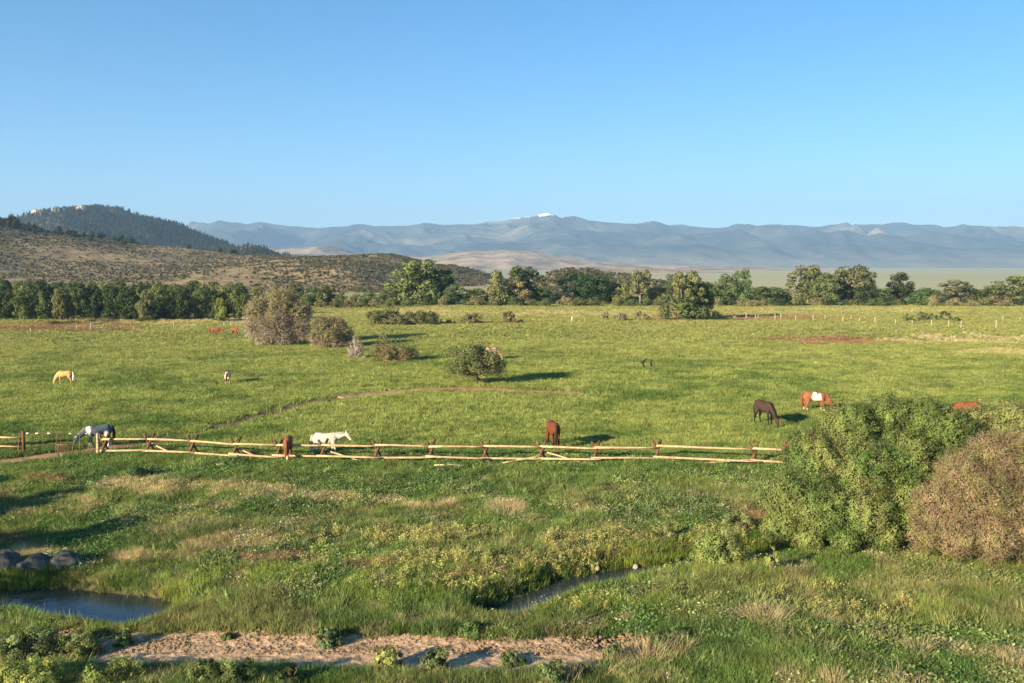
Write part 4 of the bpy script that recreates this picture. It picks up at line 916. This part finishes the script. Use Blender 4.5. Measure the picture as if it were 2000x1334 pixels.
for i, p in enumerate(BP):
    if i in HID: continue  # bay without a buck
    q = Vector((0, 1, 0)); q.rotate(Euler((0, 0, random.uniform(-.85, -.5)))); sd = Vector((q.y, -q.x, 0))*.07
    pole(p-q*.55+sd+Vector((0, 0, -.1)), p+q*.36+sd+Vector((0, 0, 1.55)), .10, .095, 'post', M_POST if i else M_POST, fence, f0)
    pole(p+q*.55-sd+Vector((0, 0, -.1)), p-q*.36-sd+Vector((0, 0, 1.53)), .10, .095, 'post', M_POST, fence, f0)
idx = [i for i in range(len(BP)) if i not in HID]
for n_, (i, j) in enumerate(zip(idx[:-1], idx[1:])):
    a, b = BP[i], BP[j]; d = (b-a).normalized()
    za, zb = 1.14+random.uniform(-.06, .06), 1.10+random.uniform(-.05, .05)
    pole(a+Vector((0, -.12, za))-d*.15, b+Vector((0, -.12, zb))+d*.12, .085, .065, 'rail', M_POLE, fence, f0)
    pole(a+Vector((0, -.50, .42+random.uniform(-.06, .06)))-d*.35, b+Vector((0, -.52-.13*(n_ % 2), .38+random.uniform(-.06, .06)))+d*.35, .085, .07, 'rail', M_POLE, fence, f0)
    if n_ in (1, 3, 5, 9): pole(a+Vector((0, .42, .75))-d*.1, a.lerp(b, .75)+Vector((0, -.6, .12)), .06, .05, 'brace_rail', M_POLE, fence, f0)
    if n_ in (8, 11): pole(b+Vector((0, -.45, .55)), a.lerp(b, .3)+Vector((0, -.75, .12)), .06, .05, 'brace_rail', M_POLE, fence, f0)
p = Vector(G(198, 891)); pole(p+Vector((0, -.5, -.1)), p+Vector((0, -.5, 1.75)), .11, .10, 'end_post', M_POLE, fence, f0)
# short left stretch
L0 = Vector(G(40, 884)); lf = thing('rail_fence', 'short rail fence at the left edge ending at a dark twin post', 'fence', tuple(L0))
La = Vector(G(-70, 884)); Lm = Vector(G(43, 885))
for pp in (La, Lm):
    for s_ in (-1, 1): pole(pp+Vector((0, s_*.5, -.1)), pp+Vector((.15*s_, -s_*.18, 1.4)), .09, .08, 'post', M_POST, lf, L0)
pp = Vector(G(50, 888)); pole(pp+Vector((0, -.2, -.1)), pp+Vector((0, -.2, 1.75)), .12, .11, 'gate_post', M_POST, lf, L0)
for zz in (1.2, .55): pole(La+Vector((-.3, -.2, zz)), Lm+Vector((.1, -.25, zz-.05)), .08, .07, 'rail', M_POLE, lf, L0)
# wire gap
W0 = Vector(G(120, 888)); wf = thing('wire_fence', 'thin wire fence with white insulators closing the gap in the rails', 'fence', tuple(W0))
wp = [(85, 886), (113, 887), (120, 884), (157, 884), (188, 886)]; WPT = [Vector(G(*q)) for q in wp]
for q in WPT: pole(q+Vector((0, 0, -.1)), q+Vector((random.uniform(-.05, .05), 0, 1.5)), .03, .028, 'post', M_STEEL, wf, W0)
pa, pb = Vector(G(52, 887)), Vector(G(196, 888))
for zz in (1.55, 1.1, .7): pole(pa+Vector((0, 0, zz)), pb+Vector((0, 0, zz)), .010, .010, 'wire', M_STEEL, wf, W0)
for a in (57, 75, 98, 140, 172):
    q = Vector(G(a, 887))+Vector((0, -.03, 1.5)); mb = MB(); mb.tube([q-W0+Vector((-.11, 0, 0)), q-W0+Vector((.11, 0, .02))], [.045, .04], 8); link('insulator', mb.mesh('insulator', M_WHITE), wf)
g0 = Vector(G(126, 890)); gt = thing('mesh_gate_panel', 'small dark wire mesh panel propped in the fence gap', 'panel', tuple(g0))
for a, b in (((-.6, 0, .1), (-.6, 0, .8)), ((.6, 0, .1), (.6, 0, .75)), ((-.6, 0, .8), (.6, 0, .75)), ((-.6, 0, .15), (.6, 0, .12))): mb = MB(); mb.tube([a, b], [.03, .03], 6); link('frame_bar', mb.mesh('frame_bar', M_STEEL), gt)
mb = MB()
for k in range(14): t = -.55+k*.085; mb.tube([(t, 0, .14), (t, 0, .76)], [.009, .009], 4)
for k in range(7): t = .2+k*.085; mb.tube([(-.58, .012, t), (.58, .012, t)], [.009, .009], 4)
link('wire_mesh', mb.mesh('wire_mesh', M_STEEL), gt)
# far post fences
def post_fence(label, posts, wires=True):
    P0 = Vector(G(*posts[0][:2])); f = thing('post_fence', label, 'fence', tuple(P0)); tops = []
    for (a, b, h) in posts:
        q = Vector(G(a, b)); hh = h/(F/q.y)
        pole(q+Vector((0, 0, -.2)), q+Vector((random.uniform(-.08, .08), 0, hh)), .11, .10, 'post', M_PALE, f, P0); tops.append(q+Vector((0, 0, hh*.8)))
    if wires:
        for k in (1, .5):
            mb = MB()
            for a, b in zip(tops[:-1], tops[1:]): mb.tube([a-P0-Vector((0, 0, (1-k)*1.2)), b-P0-Vector((0, 0, (1-k)*1.2))], [.012, .012], 4, False)
            link('wire', mb.mesh('wire', M_STEEL), f)
    return f
post_fence('line of pale wooden posts along the far right pasture', [(1457,624,14),(1475,624,9),(1481,624,9),(1514,625,11),(1525,625,13),(1554,627,11),(1588,627,12),(1612,624,9),(1646,629,11),(1678,629,9),(1709,631,12),(1749,633,10),(1782,634,9),(1819,637,13),(1853,638,12),(1877,641,15),(1945,643,17),(2010,647,17)])
post_fence('three pale posts standing beyond the right pasture fence', [(1662,624,8),(1959,625,8),(1992,627,8)], False)
lf2 = post_fence('pale posts spaced along the dry strip on the left', [(60,650,9),(150,644,8),(177,646,11),(199,645,10),(262,644,6),(340,640,10),(438,637,9),(452,637,10)])
a, b = Vector(G(177, 646)), Vector(G(199, 645)); P0 = Vector(lf2.location)
pole(a+Vector((0, 0, 1.45)), b+Vector((0, 0, 1.45)), .12, .12, 'top_rail', M_PALE, lf2, P0)
mid = Vector(G(945, 632)); sf = thing('brushy_fence', 'low dark pole fence running between the far low shrubs', 'fence', tuple(mid))
for a in (860, 888, 905, 960, 1010): q = Vector(G(a, 632)); pole(q, q+Vector((random.uniform(-.5, .5), 0, 1.2)), .12, .1, 'post', M_POST, sf, mid)
for a, b in ((858, 908), (904, 962), (958, 1020)): pole(Vector(G(a, 632))+Vector((0, 0, .35)), Vector(G(b, 632))+Vector((0, 0, .3)), .12, .1, 'rail', M_POST, sf, mid)

# ------------------------------------------------------------------ horses
def skin_mesh(verts, edges, radii, sub=2):
    me = bpy.data.meshes.new('tmp'); me.from_pydata(verts, edges, []); o = bpy.data.objects.new('tmp', me); COL.objects.link(o)
    m = o.modifiers.new('s', 'SKIN'); 
    for i, r_ in enumerate(radii): v = me.skin_vertices[0].data[i]; v.radius = (r_, r_) if not hasattr(r_, '__len__') else r_; v.use_root = (i == 0)
    m.use_smooth_shade = True
    s_ = o.modifiers.new('d', 'SUBSURF'); s_.levels = sub; s_.render_levels = sub
    dg = bpy.context.evaluated_depsgraph_get(); out = bpy.data.meshes.new_from_object(o.evaluated_get(dg))
    bpy.data.objects.remove(o); bpy.data.meshes.remove(me)
    out.attributes
    return out
def loft(rings, V, Fq, k=12):
    """rings: (x, y, z, half size in the x-z plane across the path, half size along y)"""
    b = len(V); n = len(rings); C_ = [Vector(q[:3]) for q in rings]
    for i, q in enumerate(rings):
        t = (C_[min(i+1, n-1)]-C_[max(i-1, 0)]); t.y = 0; t.normalize(); up = Vector((-t.z, 0, t.x))
        for j in range(k):
            a = 2*math.pi*j/k; V.append(tuple(C_[i]+up*math.cos(a)*q[3]+Vector((0, math.sin(a)*q[4], 0))))
    for i in range(n-1):
        for j in range(k): Fq.append((b+i*k+j, b+i*k+(j+1) % k, b+(i+1)*k+(j+1) % k, b+(i+1)*k+j))
    Fq.append(tuple(b+j for j in range(k))[::-1]); Fq.append(tuple(b+(n-1)*k+j for j in range(k)))
def fuse(V, Fq, vox, it=4):
    me = bpy.data.meshes.new('tmp'); me.from_pydata(V, [], Fq); o = bpy.data.objects.new('tmp', me); COL.objects.link(o)
    m = o.modifiers.new('r', 'REMESH'); m.mode = 'VOXEL'; m.voxel_size = vox
    m = o.modifiers.new('s', 'SMOOTH'); m.iterations = it; m.factor = .5
    dg = bpy.context.evaluated_depsgraph_get(); out = bpy.data.meshes.new_from_object(o.evaluated_get(dg))
    bpy.data.objects.remove(o); bpy.data.meshes.remove(me); return out
def horse_meshes(pose, seed=0):
    r = random.Random(seed); V = []; Fq = []
    loft([(-.81, 0, 1.20, .05, .05), (-.77, 0, 1.17, .19, .15), (-.67, 0, 1.15, .29, .23), (-.52, 0, 1.17, .32, .27), (-.36, 0, 1.17, .30, .27), (-.18, 0, 1.14, .30, .275), (0, 0, 1.11, .32, .29), (.18, 0, 1.10, .33, .285), (.33, 0, 1.13, .345, .25), (.47, 0, 1.13, .31, .22), (.59, 0, 1.10, .23, .17), (.65, 0, 1.09, .10, .08)], V, Fq, 16)
    if pose == 'graze':
        nk = [(.36, 1.17, .27, .16), (.56, 1.12, .24, .14), (.74, .96, .19, .11), (.90, .75, .155, .09), (1.00, .58, .135, .08)]
        hd = [(1.03, .60, .08, .07), (1.05, .51, .135, .09), (1.09, .40, .135, .088), (1.12, .29, .10, .07), (1.13, .18, .075, .055), (1.13, .10, .070, .055), (1.12, .06, .04, .04)]
    elif pose == 'low':
        nk = [(.36, 1.19, .27, .16), (.58, 1.17, .24, .14), (.78, 1.07, .19, .11), (.97, .93, .155, .09), (1.10, .83, .135, .08)]
        hd = [(1.12, .88, .08, .07), (1.16, .80, .135, .09), (1.23, .69, .135, .088), (1.28, .58, .10, .07), (1.32, .48, .075, .055), (1.34, .41, .070, .055), (1.35, .37, .04, .04)]
    else:
        nk = [(.34, 1.19, .27, .16), (.56, 1.22, .25, .14), (.78, 1.28, .20, .11), (.98, 1.34, .16, .09), (1.12, 1.39, .135, .08)]
        hd = [(1.09, 1.46, .06, .06), (1.17, 1.41, .12, .088), (1.25, 1.31, .135, .09), (1.33, 1.20, .10, .07), (1.41, 1.09, .075, .055), (1.46, 1.02, .070, .055), (1.48, .99, .04, .04)]
    loft([(a, 0, b, c, d) for a, b, c, d in nk], V, Fq, 14); loft([(a, 0, b, c, d) for a, b, c, d in hd], V, Fq, 12)
    hp = Vector((hd[1][0], 0, hd[1][1])); hq = Vector((hd[4][0], 0, hd[4][1])); bk = (hp-hq).normalized(); upv = Vector((-bk.z, 0, bk.x)); upv = -upv if pose == 'walk' and upv.z < 0 else (upv if upv.x > 0 or pose == 'walk' else -upv)
    for s_ in (-1, 1):
        e = hp+bk*.06+upv*.08; loft([(e.x, s_*.06, e.z, .04, .03), (e.x+bk.x*.07, s_*.075, e.z+bk.z*.07, .04, .022), (e.x+bk.x*.15, s_*.085, e.z+bk.z*.15, .012, .01)], V, Fq, 8)
    for s_ in (-1, 1):
        wk = (.19*s_ if pose == 'walk' else r.uniform(-.12, .10)); y = .15*s_
        L_ = [(-.54, 1.12, .23, .12), (-.52, .95, .21, .12), (-.50, .80, .155, .10), (-.56, .66, .095, .07), (-.62, .56, .075, .055), (-.645, .48, .065, .05), (-.62, .40, .048, .042), (-.60, .27, .042, .038), (-.585, .16, .052, .046), (-.56, .09, .045, .042), (-.53, .05, .062, .058), (-.52, .0, .075, .068)]
        loft([(a+wk*min(1.3, max(0, (1.0-b)/.8)), y, b, c, d) for a, b, c, d in L_], V, Fq, 10)
        wk = (-.17*s_ if pose == 'walk' else r.uniform(-.06, .14)); y = .14*s_
        L_ = [(.40, 1.05, .17, .11), (.41, .88, .13, .10), (.42, .74, .09, .075), (.425, .60, .066, .056), (.425, .49, .060, .054), (.425, .41, .045, .040), (.42, .27, .040, .036), (.43, .16, .050, .045), (.455, .09, .044, .042), (.48, .05, .062, .058), (.49, .0, .075, .068)]
        loft([(a+wk*min(1.3, max(0, (.95-b)/.75)), y, b, c, d) for a, b, c, d in L_], V, Fq, 10)
    body = fuse(V, Fq, .024, 3)
    V = []; Fq = []
    loft([(-.76, 0, 1.36, .04, .04), (-.84, 0, 1.30, .055, .05), (-.89, .01, 1.12, .075, .07), (-.90, .02, .85, .10, .09), (-.87, .03, .60, .095, .085), (-.85, .03, .42, .05, .05), (-.84, .03, .34, .015, .015)], V, Fq, 10); tail = fuse(V, Fq, .03, 2)
    V = []; Fq = []; rg = []
    for i in range(17):
        t = i/16*3.9; a = min(3, int(t)); f = t-a; q0, q1 = nk[a], nk[a+1] if a < 4 else nk[4]
        c = Vector((q0[0]*(1-f)+q1[0]*f, 0, q0[1]*(1-f)+q1[1]*f)); rr_ = q0[2]*(1-f)+q1[2]*f
        tg = Vector((q1[0]-q0[0], 0, q1[1]-q0[1])).normalized(); up = Vector((-tg.z, 0, tg.x)); c = c+up*rr_*.86
        e = min(1, i/3); rg.append((c.x, -.045*e, c.z-.02, (.07+.02*r.random())*(.4+.6*e), .05+.015*r.random()))
    loft(rg[1:], V, Fq, 8); mane = fuse(V, Fq, .022, 1)
    return body, tail, mane
HM = {}
def coatmat(): 
    return solid_mat('horse_coat', (.85, .85, .85), (1.1, 1.08, 1.05), 3, .75, 0, vcol='coat', spec=.12)
M_COAT = coatmat()
def horse(label, px, pfeet, hpx, yaw, pose, coat, mane, tail=None, seed=0):
    x, y, z = G(px, pfeet); k = hpx*(y/F)/1.44
    key = (pose, seed % 3)
    if key not in HM: HM[key] = horse_meshes(pose, seed % 3+1)
    o = thing('horse', label, 'horse', (x, y, z-.06), math.radians(yaw)); o.scale = (k, k, k)
    for nm, me, cf in (('body', HM[key][0], coat), ('tail', HM[key][1], mane if tail is None else tail), ('mane', HM[key][2], mane)):
        me = me.copy(); n = len(me.vertices); co = np.empty(n*3, np.float32); me.vertices.foreach_get('co', co); co = co.reshape(-1, 3)
        c = cf(co) if callable(cf) else np.tile(np.array(cf, float), (n, 1))
        if nm == 'body':
            hoof = co[:, 2] < .055; c = np.where(hoof[:, None], A(.06, .05, .04), c)
        if 'coat' in me.attributes: me.attributes.remove(me.attributes['coat'])
        setcol(me, c, 'coat'); me.materials.clear(); me.materials.append(M_COAT)
        me.polygons.foreach_set('use_smooth', [True]*len(me.polygons)); link(nm, me, o)
    return o
SORREL, BAY, BLACK, WHITE, PALO = A(.20, .078, .038), A(.13, .042, .022), A(.03, .022, .02), A(.62, .56, .45), A(.50, .31, .12)
def points(base, legs, zc=.55):
    def f(c): t = sst(zc-.12, zc+.12, c[:, 2])[:, None]*1.0; t = np.where((np.abs(c[:, :1]) > .9) & (c[:, :1] > 0), 1, t); return legs*(1-t)+base*t
    return f
def paint(base, spots, white=WHITE*1.1, legs=True, face=True):
    def f(c):
        n = fbm(c[:, 0]*1+c[:, 1]*2.3, c[:, 2], .3, 3, 5)-.5; m = np.zeros(len(c))
        for (sx, sy, sz, rx, rz) in spots:
            q = ((c[:, 0]-sx)/rx)**2+((c[:, 2]-sz)/rz)**2+(((c[:, 1]-sy)/.45)**2 if sy else 0)+n*1.6; m = np.maximum(m, q < 1)
        if legs: m = np.maximum(m, c[:, 2] < .34+n*.3)
        if face: m = np.maximum(m, (np.abs(c[:, 1]) < .035) & (c[:, 0] > 1.10))
        m = m[:, None]; return base*(1-m)+white*m
    return f
horse('palomino horse with a white tail grazing at the left of the field', 127, 751, 28, 178, 'graze', PALO, A(.75, .68, .55), A(.85, .8, .7), 1)
horse('brown and white paint horse seen from behind on the left slope', 445, 750, 27, 100, 'low', paint(SORREL, [(-.7, -.2, 1.15, .35, .35), (-.5, 0, .9, .3, .3)]), A(.10, .05, .03), A(.15, .07, .04), 2)
horse('sorrel horse grazing, left one of the pair beside the big shrub', 422, 656, 17, 0, 'low', SORREL*1.1, SORREL*.8, None, 1)
horse('sorrel horse grazing, right one of the pair beside the big shrub', 459, 656, 17, -35, 'graze', SORREL, SORREL*.8, None, 2)
horse('slate blue and white horse nosing the ground by the left fence post', 193, 874, 46, 208, 'low', paint(A(.09, .11, .145), [(.56, 0, 1.2, .13, .3), (-.45, .2, .8, .2, .35)], A(.62, .6, .56)), A(.22, .17, .13), A(.03, .03, .035), 0)
horse('blue grey horse mostly outside the left edge by the fence', -34, 882, 52, 180, 'low', A(.06, .07, .09), A(.04, .04, .04), None, 1)
horse('sorrel horse facing the rails with its head down, left of the white one', 563, 900, 49, -78, 'graze', paint(SORREL*1.05, [(1.16, 0, .35, .05, .2)], A(.6, .42, .3), False, False), SORREL*.6, None, 1)
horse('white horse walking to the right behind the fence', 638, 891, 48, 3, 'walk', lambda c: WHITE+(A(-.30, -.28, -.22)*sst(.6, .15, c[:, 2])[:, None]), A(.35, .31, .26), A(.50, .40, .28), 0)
horse('dark bay horse seen from behind, grazing past the rails', 1079, 876, 56, 101, 'graze', points(BAY*1.1, BAY*.5, .5), A(.02, .015, .012), A(.03, .02, .015), 2)
horse('black brown horse grazing with its head towards the viewer', 1493, 831, 50, -66, 'graze', points(A(.05, .033, .027), BLACK*.7, .7), BLACK*.4, BLACK*.5, 0)
horse('brown and white paint horse grazing to the right, beside the black one', 1592, 806, 43, -10, 'graze', paint(SORREL*1.2, [(-.08, 0, 1.26, .17, .20), (.20, 0, 1.12, .20, .24), (-.02, 0, 1.0, .20, .14), (-.22, 0, 1.12, .09, .10), (1.12, 0, .3, .06, .09)]), SORREL*1.1, SORREL, 1)
horse('brown horse half hidden where the fence meets the huge willow', 1566, 893, 44, 190, 'low', BAY*1.3, A(.03, .02, .015), None, 0)
horse('brown horse whose back shows above the willow tops', 1888, 826, 44, 170, 'graze', SORREL*.85, BAY*.5, None, 2)
horse('tan and white horse half hidden behind the lone small tree', 962, 704, 26, -20, 'graze', paint(A(.42, .24, .14), [(.3, 0, 1.1, .2, .5), (-.5, 0, 1.3, .2, .15)]), A(.2, .12, .08), None, 1)

# ------------------------------------------------------------------ haze
m, N, L = newmat('air_haze'); out = N.new('ShaderNodeOutputMaterial'); pv = N.new('ShaderNodeVolumePrincipled')
pv.inputs['Color'].default_value = (.36, .62, 1, 1); pv.inputs['Density'].default_value = HAZE; pv.inputs['Anisotropy'].default_value = 0.0
L.new(pv.outputs[0], out.inputs['Volume'])
bm = bmesh.new(); bmesh.ops.create_cube(bm, size=1)
for v in bm.verts: v.co = Vector((v.co.x*34000, v.co.y*34000, -8 if v.co.z < 0 else 1100))
me = bpy.data.meshes.new('haze'); bm.to_mesh(me); bm.free(); me.materials.append(m)
link('haze', me, kind='stuff')
